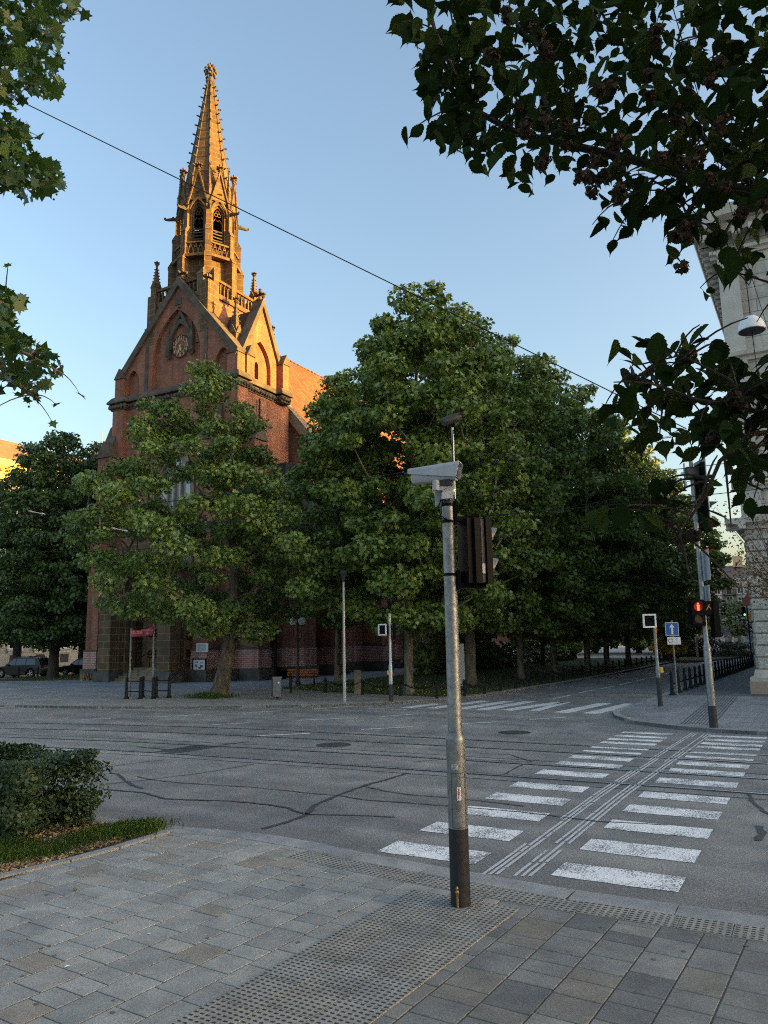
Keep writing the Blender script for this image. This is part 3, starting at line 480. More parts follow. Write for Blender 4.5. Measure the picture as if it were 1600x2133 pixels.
# lawns
LAWN = [(-23.6, 30.6), (-19.8, 29.3), (-16.0, 28.3), (-13.4, 27.7), (-12.5, 29.4), (-12.1, 34), (-11.75, 40), (-11.6, 50), (-11.6, 80), (-23.6, 80)]
LAWN2 = [(-50, 30.2), (-47.2, 32.3), (-43.2, 34.1), (-43.2, 41), (-47, 44), (-50, 44)]
for nm, pl in (('church_lawn', LAWN), ('left_lawn', LAWN2)): struct(MB().prism(pl, .06, FZ+.02).build(nm, M['lawn']))
def inpoly(p, poly):
    c = False; n = len(poly)
    for i in range(n):
        x1, y1 = poly[i]; x2, y2 = poly[i-1]
        if (y1 > p[1]) != (y2 > p[1]) and p[0] < (x2-x1)*(p[1]-y1)/(y2-y1)+x1: c = not c
    return c
def grassfield(name, poly, n, h, z, mat=None, yl=None, kind='blade'):
    xs = [p[0] for p in poly]; ys = [p[1] for p in poly]; P = []
    while len(P) < n:
        q = (random.uniform(min(xs), max(xs)), min(ys)+(max(ys)-min(ys))*random.random()**(1.8 if yl else 1))
        if inpoly(q, poly): P.append((*q, z+h*.4))
    P = np.array(P); d = rdir(n)*.5+np.array([0, 0, 1.]); nn = rdir(n)*np.array([1, 1, .2])
    return struct(leaves(name, mat or M['grass'], None, P, nn, d, h*rng.uniform(.6, 1.3, n), kind), 'stuff')
grassfield('grass', LAWN, 14000, .16, FZ, yl=1); grassfield('grass', LAWN2, 3000, .14, FZ)
grassfield('flowers', LAWN[:6]+[(-23, 40)], 420, .055, FZ+.05, M['dandel'], 1, 'oval')

# ------------------------------------------------------------------ the brick church
def onY(x, y, Y): d = ray(x, y); return CAM+d*(Y/d[1])
def onX(x, y, X): d = ray(x, y); return CAM+d*(X/d[0])
def parch(cx, hw, zb, zs, k=1., n=9):
    R = 2*hw*k; h = math.sqrt(R*R-(R-hw)**2); a0 = math.atan2(h, R-hw)
    r = [(cx+hw-R+R*math.cos(a0*i/n), zs+R*math.sin(a0*i/n)) for i in range(n+1)]
    l = [(2*cx-x, z) for x, z in r[::-1][1:]]
    return [(cx-hw, zb), (cx+hw, zb)]+r+l
def ringarch(mb, cx, hw, zb, zs, wdt, o, ua, ub, d, k=1.):    # moulding following a pointed arch
    a = parch(cx, hw, zb, zs, k); b = parch(cx, hw+wdt, zb, zs, k); n = len(a)
    o, ua, ub, d = map(np.array, (o, ua, ub, d)); A = [o+ua*p+ub*q for p, q in a]; B = [o+ua*p+ub*q for p, q in b]
    v = A+B+[p+d for p in A]+[p+d for p in B]; f = []
    for i in range(1, n):
        j = (i+1) % n
        f += [(i, j, n+j, n+i), (2*n+i, 3*n+i, 3*n+j, 2*n+j), (n+i, n+j, 3*n+j, 3*n+i), (i, 2*n+i, 2*n+j, j)]
    return mb.add(v, f)
def finial(mb, c, h, w):
    x, y, z = c; mb.lathe([(w*.28, 0), (w*.2, h*.15), (w*.34, h*.2), (w*.34, h*.27), (w*.16, h*.34), (w*.14, h*.8), (w*.05, h)], 8, c)
    for q in range(4):
        a = q*math.pi/2; mb.blob((x+math.cos(a)*w*.46, y+math.sin(a)*w*.46, z+h*.58), (w*.22, w*.22, h*.085))
        a += math.pi/4; mb.blob((x+math.cos(a)*w*.34, y+math.sin(a)*w*.34, z+h*.66), (w*.2, w*.2, h*.1))
    mb.blob((x, y, z+h*.62), (w*.3, w*.3, h*.1)); mb.blob((x, y, z+h*.9), (w*.17, w*.17, h*.09))
def pinnacle(mb, c, w, hs, hp, n=4):
    x, y, z = c; mb.box(x-w/2, x+w/2, y-w/2, y+w/2, z, z+hs)
    for ux, uy in ((1, 0), (-1, 0), (0, 1), (0, -1)):
        t = np.array([-uy, ux, 0]); mb.extr([(-w*.55, 0), (w*.55, 0), (0, w*1.0)], (x+ux*w*.5, y+uy*w*.5, z+hs-w*.1), t, (0, 0, 1), np.array([ux, uy, 0])*w*.1)
    mb.lathe([(w*.52, 0), (w*.1, hp*.86)], 4, (x, y, z+hs), math.pi/4)
    for i in range(1, 7):
        q = i/7.5
        for k in range(4):
            a = math.pi/4+k*math.pi/2; r = w*.52*(1-q)+w*.1*q+w*.07; mb.blob((x+r*math.cos(a), y+r*math.sin(a), z+hs+hp*.86*q), w*.11)
    finial(mb, (x, y, z+hs+hp*.82), hp*.2, w*.75)
XC, YC = -35.9, 38.4; ORG = (XC, YC, 0)
ch = thing('brick_church', 'red brick Gothic church with sunlit stone spire and clock gable behind the trees', 'church', ORG)
P_ = lambda mb, n, m, par=None, sm=False: mb.build(n, M[m], par or ch, ORG if (par is None or par is ch) else (0, 0, 0), sm)
def sub(mb, n, m, par): return mb.build(n, M[m], par, ORG)   # sub-parts share the church's origin
X0, X1, Y0, Y1 = -41.0, -30.65, 35.6, 41.2
mb = MB()
win = parch(-35.85, 1.75, 7.4, 12.2)
mb.holed([(X0, 1.95), (X1, 1.95), (X1, 18.3), (X0, 18.3)], [win], (0, Y0, 0), (1, 0, 0), (0, 0, 1), (0, .5, 0))
mb.box(X0, X1, Y0+.5, Y1, 1.95, 18.3); tower = P_(mb, 'tower_wall', 'brick')
sub(MB().box(X0, X1, Y0, Y1, .78, 1.95), 'base_course', 'brickp', tower)
mb = MB(); mb.box(X0-.15, X1+.15, Y0-.15, Y1, 0, .78); mb.extr([(-.08, 1.9), (.0, 1.9), (.0, 2.1), (-.08, 1.98)], (X0, Y0, 0), (0, 1, 0), (0, 0, 1), (X1-X0, 0, 0)); sub(mb, 'plinth', 'plinth', tower)
# west window
mb = MB()
for i, (w_, o_) in enumerate(((.28, -.1), (.16, .03), (.14, .16))): ringarch(mb, -35.85, 1.75-.15*i, 7.4, 12.2, w_, (0, Y0+o_, 0), (1, 0, 0), (0, 0, 1), (0, .16, 0))
for dx in (-.6, 0, .6): mb.box(-35.85+dx-.06, -35.85+dx+.06, Y0+.2, Y0+.36, 7.4, 13.4)
for q in range(3): mb.tube([(-35.85+.95*(q-1)*.7+.42*math.cos(a), Y0+.28, 13.3+(q == 1)*.75+.42*math.sin(a)) for a in np.linspace(0, 6.3, 14)], .05, 5)
mb.box(-37.9, -33.8, Y0-.2, Y0+.3, 7.1, 7.4)
w1 = P_(mb, 'west_window', 'trim'); sub(MB().extr(parch(-35.85, 1.74, 7.4, 12.2), (0, Y0+.4, 0), (1, 0, 0), (0, 0, 1), (0, .04, 0)), 'pane', 'pglass', w1)
# cornice with carved leaf band
mb = MB()
def corn(xa, xb, ya, yb):
    mb.box(xa, xb, ya, yb, 18.3, 18.75)
    v = [(xa-.22, ya-.22, 18.78), (xb+.22, ya-.22, 18.78), (xb+.22, yb+.05, 18.78), (xa-.22, yb+.05, 18.78)]
    mb.add(v+[(x, y, 18.9) for x, y, z in v]+[(xa+.02, ya+.02, 19.25), (xb-.02, ya+.02, 19.25), (xb-.02, yb-.02, 19.25), (xa+.02, yb-.02, 19.25)],
           [(3, 2, 1, 0), (0, 1, 5, 4), (1, 2, 6, 5), (2, 3, 7, 6), (3, 0, 4, 7), (4, 5, 9, 8), (5, 6, 10, 9), (6, 7, 11, 10), (7, 4, 8, 11), (8, 9, 10, 11)])
    x = xa
    while x < xb: mb.blob((x, ya-.06, 18.53), (.17, .13, .17), .4); x += .27
    y = ya
    while y < yb: mb.blob((xb+.06, y, 18.53), (.13, .17, .17), .4); mb.blob((xa-.06, y, 18.53), (.13, .17, .17), .4); y += .27
corn(X0-.06, X1+.06, Y0-.06, Y1-.6); corn(X0-.5, X0+.85, Y0-.35, Y0+.7); corn(X1-.9, X1+.42, Y0-.2, Y0+.9); corn(X1-.6, X1+.5, 39.75, 40.75)
P_(mb, 'cornice', 'dstone')
# buttresses
def buttress(o, u, n, w, d, ztop, cap=True, shared=None):
    o, u, n = map(np.array, (o, u, n)); mb = MB(); z = np.array([0, 0, 1.])
    def bx(m, dd, za, zb, g=0.): m.obox(o+u*w/2+n*(dd+g)/2+z*(za+zb)/2, u*(w/2+g), n*(dd+g)/2, z*(zb-za)/2)
    z1 = min(9., ztop*.6); bx(mb, d, 1.95, z1); bx(mb, d*.72, z1, ztop)
    b = P_(mb, 'buttress', 'brick'); m2 = MB(); bx(m2, d+.03, .8, 1.95, .06); sub(m2, 'base_course', 'brickp', b)
    m3 = MB(); bx(m3, d+.1, 0, .8, .14); sub(m3, 'plinth', 'plinth', b)
    sub(MB().extr([(0, 0), (d+.12, 0), (d+.12, .06), (0, .3)], o-u*.08+z*1.92, n, z, u*(w+.16)), 'string_course', 'dstone', b)
    m4 = MB(); m4.extr([(0, 0), (d+.06, 0), (d*.72, .7), (0, .7)], o-u*.05+z*z1, n, z, u*(w+.1)); sub(m4, 'weathering', 'dstone', b)
    if cap:
        m4 = MB()
        m4.extr([(-.1, 0), (w+.1, 0), (w/2, 1.15)], o+z*ztop-n*.0, u, z, n*(d*.72+.1)); m4.extr([(0, .0), (d*.72, .0), (0, 2.2)], o+u*.1+z*(ztop+.2), n, z, u*(w-.2)); sub(m4, 'buttress_cap', 'dstone', b)
    return b
buttress((-41.95, Y0, 0), (1, 0, 0), (0, -1, 0), 1.1, 1.2, 14.9); bR = buttress((-32.75, Y0, 0), (1, 0, 0), (0, -1, 0), 1.2, 1.05, 14.9)
buttress((X1, 36.3, 0), (0, 1, 0), (1, 0, 0), 1.15, 1.45, 14.9); buttress((X0, 36.3, 0), (0, 1, 0), (-1, 0, 0), 1.15, 1.2, 14.9)
P_(MB().box(X0-.35, X0+.7, Y0-.3, Y0+.5, 14.9, 18.3), 'corner_pier', 'brick'); P_(MB().box(X1-.75, X1+.3, Y0-.1, Y0+.9, 14.9, 18.3), 'corner_pier', 'brick')
# front gable with blind arches
G1 = [(X0, 19.1), (X1, 19.1), (X1, 20.45), (-35.7, 26.3), (X0, 20.45)]
mb = MB(); A1 = parch(-35.85, 2.15, 19.25, 21.2, .9); A2 = parch(-39.85, .62, 19.25, 20.1, .9, 5); A3 = parch(-31.75, .62, 19.25, 20.1, .9, 5)
mb.holed(G1, [A1, A2, A3], (0, Y0+.03, 0), (1, 0, 0), (0, 0, 1), (0, .28, 0)); SL = parch(-35.5, .17, 19.35, 20.2, .9, 5)
mb.holed(G1, [SL], (0, Y0+.31, 0), (1, 0, 0), (0, 0, 1), (0, .3, 0)); mb.extr(G1, (0, Y0+.62, 0), (1, 0, 0), (0, 0, 1), (0, .2, 0))
fg = P_(mb, 'clock_gable', 'brick')
mb = MB()
for sgn, xe in ((-1, X0), (1, X1)):
    mb.extr([(xe+sgn*.12, 20.3), (xe+sgn*.3, 20.75), (-35.7, 26.95), (-35.7, 26.3)], (0, Y0-.16, 0), (1, 0, 0), (0, 0, 1), (0, .95, 0))
finial(mb, (-35.7, Y0+.25, 26.6), 1.15, .7)
for x in (-38.55, -33.2): mb.box(x-.14, x+.14, Y0-.02, Y0+.1, 19.25, 22.75)
mb.extr([(-.3, 0), (.3, 0), (.24, .5), (-.24, .5)], (-35.75, Y0-.02, 24.95), (1, 0, 0), (0, 0, 1), (0, .1, 0))
sub(mb, 'coping', 'dstone', fg)
sub(MB().extr(parch(-35.5, .17, 19.35, 20.2, .9, 5), (0, Y0+.55, 0), (1, 0, 0), (0, 0, 1), (0, .04, 0)), 'slit_pane', 'dglass', fg)
for xa, xb, ya, yb, zt in ((X0-.35, X0+.45, Y0-.2, Y0+.6, 20.6), (X1-.6, X1+.25, Y0-.1, Y0+.7, 20.5), (X1-.35, X1+.4, 36.25, 36.95, 20.5), (X1-.25, X1+.45, 39.95, 40.6, 21.0)):
    pr = P_(MB().box(xa, xb, ya, yb, 19.1, zt), 'parapet_pier', 'brick'); mb = MB()
    if ya < 36: mb.extr([(xa-.08, zt), (xb+.08, zt), ((xa+xb)/2, zt+.75)], (0, ya-.08, 0), (1, 0, 0), (0, 0, 1), (0, yb-ya+.16, 0))
    else: mb.extr([(ya-.08, zt), (yb+.08, zt), ((ya+yb)/2, zt+.75)], (xa-.08, 0, 0), (0, 1, 0), (0, 0, 1), (xb-xa+.16, 0, 0))
    sub(mb, 'pier_cap', 'dstone', pr)
# clock
cz, cx_ = 22.02, -35.62
mb = MB(); yq = Y0+.27
ringarch(mb, cx_, .82, 21.9, 22.3, .2, (0, yq-.2, 0), (1, 0, 0), (0, 0, 1), (0, .22, 0), .9)
mb.extr([(-1.15, 22.6), (-1.0, 22.4), (0, 24.2), (1.0, 22.4), (1.15, 22.6), (0, 24.62)], (cx_, yq-.22, 0), (1, 0, 0), (0, 0, 1), (0, .2, 0))
for s in (-1, 1):
    mb.box(cx_+s*1.05-.14, cx_+s*1.05+.14, yq-.26, yq, 21.5, 22.6); mb.lathe([(.05, -.3), (.24, 0)], 6, (cx_+s*1.05, yq-.14, 21.5)); pinnacle(mb, (cx_+s*1.05, yq-.14, 22.6), .2, .3, 1.1)
finial(mb, (cx_, yq-.12, 24.4), .55, .4); ck = P_(mb, 'clock', 'dstone')
mb = MB()
for q in range(12):
    a = math.pi/2-math.radians(30*(q+1)); mb.text(str(q+1), .36, (cx_+.6*math.cos(a), yq-.1, cz+.6*math.sin(a)), (1, 0, 0), (0, 0, 1))
mb.tube([(cx_+.44*math.cos(a), yq-.08, cz+.44*math.sin(a)) for a in np.linspace(0, 2*math.pi, 25)], .018, 5); sub(mb, 'numeral_ring', 'gold', ck)
mb = MB(); mb.lathe([(.07, 0), (.07, .03)], 10, (0, 0, 0)); mb.v = [(cx_+x, yq-.14-z, cz+y) for x, y, z in mb.v]
for a, l, w in ((rad(250), .58, .05), (rad(285), .4, .07)):
    d = np.array([math.cos(a), 0, math.sin(a)]); nn = np.array([-d[2], 0, d[0]]); c = np.array([cx_, yq-.12, cz]); mb.extr([(-.12, -w/2), (l*.6, -w), (l, 0), (l*.6, w), (-.12, w/2)], c, d, nn, (0, -.015, 0))
sub(mb, 'hand', 'gold', ck)
sub(MB().tube([(cx_+.78*math.cos(a), yq-.06, cz+.78*math.sin(a)) for a in np.linspace(0, 2*math.pi, 25)], .03, 5), 'rim', 'iron', ck)
# side gable
G2 = [(36.3, 19.1), (40.15, 19.1), (40.15, 20.5), (38.22, 24.6), (36.3, 20.5)]
mb = MB(); mb.holed(G2, [parch(38.1, 1.12, 19.25, 20.2, .95)], (X1-.03, 0, 0), (0, 1, 0), (0, 0, 1), (-.28, 0, 0))
mb.holed(G2, [parch(38.05, .2, 19.5, 20.4, .9, 5)], (X1-.31, 0, 0), (0, 1, 0), (0, 0, 1), (-.3, 0, 0)); mb.extr(G2, (X1-.62, 0, 0), (0, 1, 0), (0, 0, 1), (-.2, 0, 0)); sg = P_(mb, 'side_gable', 'brick')
mb = MB()
for sgn, ye in ((-1, 36.3), (1, 40.15)): mb.extr([(ye+sgn*.12, 20.3), (ye+sgn*.28, 20.75), (38.22, 25.2), (38.22, 24.6)], (X1+.14, 0, 0), (0, 1, 0), (0, 0, 1), (-.8, 0, 0))
finial(mb, (X1-.2, 38.22, 24.85), 1.1, .75); sub(mb, 'coping', 'dstone', sg)
sub(MB().extr(parch(38.05, .2, 19.5, 20.4, .9, 5), (X1-.55, 0, 0), (0, 1, 0), (0, 0, 1), (-.04, 0, 0)), 'slit_pane', 'dglass', sg)
mb = MB(); mb.extr([(X0-.1, 20.3), (X1-.95, 20.3), (X1-.95, 21.3), (-35.7, 26.1)], (0, Y0+.8, 0), (1, 0, 0), (0, 0, 1), (0, 4.9, 0)); mb.extr([(36.2, 20.4), (40.2, 20.4), (38.22, 24.5)], (X1-.8, 0, 0), (0, 1, 0), (0, 0, 1), (-5, 0, 0)); P_(mb, 'gable_roof', 'dtiles')
# square stage
s = 2.5; mb = MB(); mb.box(XC-s, XC+s, YC-s, YC+s, 19, 25.3); sq = P_(mb, 'square_stage', 'brick')
mb = MB(); mb.box(XC-s-.14, XC+s+.14, YC-s-.14, YC+s+.14, 25.3, 25.62); mb.box(XC-s+.05, XC+s-.05, YC-s+.05, YC+s-.05, 25.62, 25.7)
for ux, uy in ((1, 0), (-1, 0), (0, 1), (0, -1)):
    t = np.array([-uy, ux, 0]); c = np.array([XC+ux*(s-.02), YC+uy*(s-.02), 0])
    for q in np.linspace(-s+.5, s-.5, 12): mb.obox(c+t*q+np.array([0, 0, 26.05]), t*.05, np.array([ux, uy, 0])*.06, np.array([0, 0, .36]))
    for q in np.linspace(-s+.6, s-.6, 11): mb.tube([c+t*(q-.12)+np.array([0, 0, 26.35]), c+t*q+np.array([0, 0, 26.5]), c+t*(q+.12)+np.array([0, 0, 26.35])], .04, 4)
    mb.obox(c+np.array([0, 0, 26.6]), t*s, np.array([ux, uy, 0])*.11, np.array([0, 0, .09]))
sub(mb, 'parapet', 'sand', sq)
for sx in (-1, 1):
    for sy in (-1, 1):
        cx2, cy2 = XC+sx*(s-.1), YC+sy*(s-.1); mb = MB()
        mb.box(cx2-.38, cx2+.38, cy2-.38, cy2+.38, 22.6, 26.2)
        if sx == 1 and sy == -1:
            for dx, dy in ((-.5, .05), (.05, .5)): mb.box(cx2+dx-.27, cx2+dx+.27, cy2+dy-.27, cy2+dy+.27, 22, 26.9); mb.lathe([(.42, -.05), (.42, .02), (.0, .55)], 4, (cx2+dx, cy2+dy, 26.9), math.pi/4)
        else: pinnacle(mb, (cx2, cy2, 26.2), .5, .75, 2.0)
        sub(mb, 'corner_pinnacle', 'sand', sq)
# octagon belfry
R8 = 1.95; va = [k*math.pi/4 for k in range(8)]; mb, mt, ml, mg = MB(), MB(), MB(), MB()
hw8 = R8*math.sin(math.pi/8); ap = R8*math.cos(math.pi/8)
for k in range(8):
    a = va[k]+math.pi/8; n = np.array([math.cos(a), math.sin(a), 0]); t = np.array([-n[1], n[0], 0]); o = np.array([XC, YC, 0])+n*ap
    mb.holed([(-hw8, 25.6), (hw8, 25.6), (hw8, 34.3), (-hw8, 34.3)], [parch(0, .44, 29.4, 32.1, 1., 6)], o, t, (0, 0, 1), -n*.32)
    ringarch(mt, 0, .44, 29.4, 32.1, .11, o+n*.06, t, (0, 0, 1), -n*.1)
    ringarch(mt, 0, .34, 29.4, 32.1, .08, o-n*.1, t, (0, 0, 1), -n*.08)
    for q in range(3):                               # trefoil tracery
        qa = math.pi/2+q*2*math.pi/3; c = o-n*.16+t*.13*math.cos(qa)+np.array([0, 0, 32.25+.14*math.sin(qa)])
        mt.tube([c+t*.13*math.cos(b)+np.array([0, 0, .13*math.sin(b)]) for b in np.linspace(0, 6.3, 10)], .028, 4)
    for sgn in (-1, 1): mt.tube([o-n*.16+t*sgn*.4+np.array([0, 0, 31.5]), o-n*.16+t*sgn*.17+np.array([0, 0, 31.85]), o-n*.16+np.array([0, 0, 31.72])], .035, 4)
    for q in range(7): ml.obox(o-n*.16+np.array([0, 0, 29.5+q*.24]), t*.43, n*.13-np.array([0, 0, .07]), np.array([0, 0, .035])+n*.012)
    # gable over each face
    mt.extr([(-.72, 33.05), (.72, 33.05), (0, 35.25)], o+n*.05, t, (0, 0, 1), n*.08)
    for sgn in (-1, 1): mt.extr([(sgn*.8, 32.7), (sgn*.68, 32.75), (0, 35.15), (0, 35.5)], o+n*.04, t, (0, 0, 1), n*.2)
    ringarch(mt, 0, .55, 32.0, 32.1, .1, o+n*.13, t, (0, 0, 1), n*.07); mt.lathe([(.2, 0), (.14, .02)], 8, o+n*.14+np.array([0, 0, 33.6]))
    finial(mt, o+n*.13+np.array([0, 0, 35.25]), .75, .5)
    # balcony
    o2 = np.array([XC, YC, 0])+n*(ap+.33); h2 = (ap+.33)*math.tan(math.pi/8)
    mg.obox(o2+np.array([0, 0, 28.72]), t*h2, n*.22, np.array([0, 0, .1])); mg.obox(o2+np.array([0, 0, 29.72]), t*h2, n*.07, np.array([0, 0, .06]))
    for q in range(5):
        c = o2+t*(h2*2*((q+.5)/5-.5)); w = h2/5
        mg.tube([c-t*w+np.array([0, 0, 28.85]), c-t*w*.8+np.array([0, 0, 29.2]), c+np.array([0, 0, 29.66])], .035, 4); mg.tube([c+t*w+np.array([0, 0, 28.85]), c+t*w*.8+np.array([0, 0, 29.2]), c+np.array([0, 0, 29.66])], .035, 4)
        mg.tube([c+t*.11*math.cos(b)+np.array([0, 0, 29.3+.11*math.sin(b)]) for b in np.linspace(0, 6.3, 8)], .022, 4)
oc = P_(mb, 'octagon_belfry', 'sand'); sub(MB().lathe([(1.25, 28.7), (1.25, 31.15), (.2, 31.3)], 8, (XC, YC, 0)), 'dark_core', 'black', oc); sub(mt, 'tracery_gable', 'sand', oc); sub(ml, 'louvre', 'dstone', oc); sub(mg, 'balcony', 'sand', oc)  # black core added so the lower belfry openings look dark inside
sub(MB().extr([(-.28, 27.0), (.28, 27.0), (.28, 27.8), (-.28, 27.8)], np.array([XC, YC, 0])+np.array([math.cos(rad(-22.5)), math.sin(rad(-22.5)), 0])*(ap+.01), (-math.sin(rad(-22.5)), math.cos(rad(-22.5)), 0), (0, 0, 1), np.array([math.cos(rad(-22.5)), math.sin(rad(-22.5)), 0])*.02), 'belfry_louvre_window', 'dstone', oc)
for k in range(8):
    a = va[k]; n = np.array([math.cos(a), math.sin(a), 0]); t = np.array([-n[1], n[0], 0]); o = np.array([XC, YC, 0])+n*(R8-.15); z = np.array([0, 0, 1.]); mb = MB()
    for d, w, za, zb in ((.82, .24, 25.6, 28.5), (.6, .21, 28.5, 30.6), (.4, .18, 30.6, 32.4), (.24, .15, 32.4, 34.0)):
        mb.obox(o+n*d/2+z*(za+zb)/2, n*d/2, t*w, z*(zb-za)/2); mb.extr([(0, 0), (d+.04, 0), (d-.2, .45), (0, .45)], o-t*(w+.02)+z*(zb-.02), n, z, t*(2*w+.04))
    pinnacle(mb, tuple(o+n*.16+z*33.4), .26, .6, 1.9)
    sub_b = P_(mb, 'tower_buttress', 'sand'); m2 = MB(); m2.tube([o+n*.2+z*32.3, o+n*.55+z*32.32, o+n*.95+z*32.22, o+n*1.18+z*32.2], [.12, .13, .1, .05], 6); m2.blob(o+n*1.15+z*32.28, .1); m2.blob(o+n*.6+z*32.42, .1)
    sub(m2, 'gargoyle', 'dstone', sub_b)
mb = MB(); zs0, zs1, r0, r1 = 34.2, 43.75, 1.72, .24
mb.lathe([(1.9, 34.05), (1.9, 34.2), (r0, zs0), (r1, zs1), (r1*.9, 43.95)], 8, (XC, YC, 0)); sp = P_(mb, 'spire', 'sand')
for k in range(8):
    m2 = MB(); e = np.array([math.cos(va[k]), math.sin(va[k]), 0]); pts = [np.array([XC, YC, zs0])+e*r0, np.array([XC, YC, zs1])+e*r1]; m2.tube(pts, [.06, .04], 5)
    for i in range(11):
        q = .12+i*.082; p = pts[0]*(1-q)+pts[1]*q; m2.blob(p+e*.09, (.085, .085, .05)); m2.blob(p+e*.2+np.array([0, 0, .03]), (.075, .075, .06), .4); m2.blob(p+e*.15+np.array([0, 0, .06]), .05)
    sub(m2, 'crocket_ridge', 'dstone', sp)
mb = MB(); mb.lathe([(.22, 43.6), (.34, 43.75), (.36, 43.9), (.2, 44.05), (.14, 44.2), (.14, 44.9), (.08, 45.3), (.03, 45.5)], 8, (XC, YC, 0))
for z, r, q in ((44.32, .34, 6), (44.62, .42, 8), (44.85, .36, 6), (45.12, .2, 4)):
    for i in range(q): a = i*2*math.pi/q; mb.blob((XC+r*math.cos(a), YC+r*math.sin(a), z), (.13, .13, .13), .4)
mb.blob((XC, YC, 45.35), .11); sub(mb, 'spire_finial', 'dstone', sp)
# large pinnacles flanking the gables
for pc_, w_, hs_, hp_ in (((-39.5, Y0+.9, 20.9), .62, .9, 2.6), ((X1-.9, 36.6, 20.4), .6, 1.9, 2.6), ((X1-.8, 40.4, 20.6), .5, 1.6, 2.0), ((-39.2, YC+.5, 21.6), .5, .7, 1.9)):
    mb = MB(); pinnacle(mb, pc_, w_, hs_, hp_); P_(mb, 'gable_pinnacle', 'dstone')
# portal
PY = 33.1; pc = -35.9
mb = MB(); mb.holed([(pc-3.05, .02), (pc+3.05, .02), (pc+3.05, 5.4), (pc, 9.3), (pc-3.05, 5.4)], [parch(pc, 1.95, .04, 3.6)], (0, PY, 0), (1, 0, 0), (0, 0, 1), (0, .7, 0))
for i in range(3): ringarch(mb, pc, 1.85-.16*i, .3, 3.6, .22, (0, PY+.35+.35*i, 0), (1, 0, 0), (0, 0, 1), (0, .3, 0))
for s_ in (-1, 1):
    mb.box(pc+s_*2.5-.52, pc+s_*2.5+.52, PY-.25, PY+.6, .72, 4.6); mb.box(min(pc+s_*1.9, pc+s_*3.0), max(pc+s_*1.9, pc+s_*3.0), PY+.69, Y0, 0, 5.3)
    pinnacle(mb, (pc+s_*2.6, PY+.1, 5.0), .7, 1.2, 2.4); mb.extr([(s_*3.2, 5.2), (s_*3.25, 5.7), (0, 9.9), (0, 9.3)], (pc, PY-.12, 0), (1, 0, 0), (0, 0, 1), (0, .9, 0))
po = P_(mb, 'portal', 'sand')
for s_ in (-1, 1): sub(MB().box(pc+s_*2.5-.72, pc+s_*2.5+.72, PY-.42, PY+.7, 0, .72), 'plinth', 'plinth', po)
mb = MB()
for i in range(6): mb.box(pc-1.95+.02*i, pc+1.95-.02*i, PY-.25+i*.3, Y0-.1, .15*i, .15*(i+1))
sub(mb, 'step', 'trim', po)
sub(MB().extr(parch(pc, 1.93, .9, 3.6), (0, Y0-.22, 0), (1, 0, 0), (0, 0, 1), (0, .1, 0)), 'door_surround', 'trim', po)
dr = sub(MB().extr(parch(pc, 1.5, .9, 3.5), (0, Y0-.35, 0), (1, 0, 0), (0, 0, 1), (0, .1, 0)), 'door', 'wood', po)
mb = MB()
def scroll(c, t, h, n):
    for s_ in (-1, 1):
        for zz in (0, .02): mb.tube([np.array(c)+t*(s_*h*.55+h*.4*math.cos(b)*s_)+np.array([0, 0, h*.45*math.sin(b)])-n*0 for b in np.linspace(.3, 5.8, 14)], .035, 4)
    mb.tube([np.array(c)-t*h*1.1, np.array(c)+t*h*1.1], .04, 4)
for zz in (1.7, 3.0):
    for s_ in (-1, 1): mb = MB(); scroll((pc+s_*.75, Y0-.38, zz), np.array([1., 0, 0]), .5, 0); sub(mb, 'hinge', 'iron', po)
mb = MB(); xs = pc+3.06
mb.box(xs-.03, xs+.03, 33.95, 35.05, 1.35, 3.3); sub(mb, 'side_door', 'wood', po)
for zz in (1.75, 2.75): mb = MB(); scroll((xs+.05, 34.5, zz), np.array([0, 1., 0]), .4, 0); sub(mb, 'side_hinge', 'iron', po)
mb = MB(); mb.tube([(pc-.4, PY-.2, 0), (pc-.4, PY-.2, 1), (pc-.4, PY+1.5, 1.9), (pc-.4, PY+1.5, .9)], .025, 6); mb.tube([(pc-.4, PY+.6, .4), (pc-.4, PY+.6, 1.43)], .02, 5); sub(mb, 'handrail', 'iron', po)
# stair turret
mb = MB(); tc = (-29.75, 40.1, 0); mb.lathe([(1.75, 1.95), (1.75, 10.2)], 8, tc, math.pi/8); tu = P_(mb, 'stair_turret', 'brick')
sub(MB().lathe([(1.8, .8), (1.8, 1.95)], 8, tc, math.pi/8), 'base_course', 'brickp', tu); sub(MB().lathe([(1.95, 0), (1.95, .8)], 8, tc, math.pi/8), 'plinth', 'plinth', tu)
sub(MB().lathe([(1.8, 10.1), (2.05, 10.25), (2.1, 10.5), (1.95, 10.6), (1.35, 12.0), (.9, 13.9)], 8, tc, math.pi/8), 'turret_roof', 'slate', tu)
sub(MB().lathe([(1.8, 9.95), (2.0, 10.1), (1.8, 10.2)], 8, tc, math.pi/8), 'eaves_moulding', 'dstone', tu)
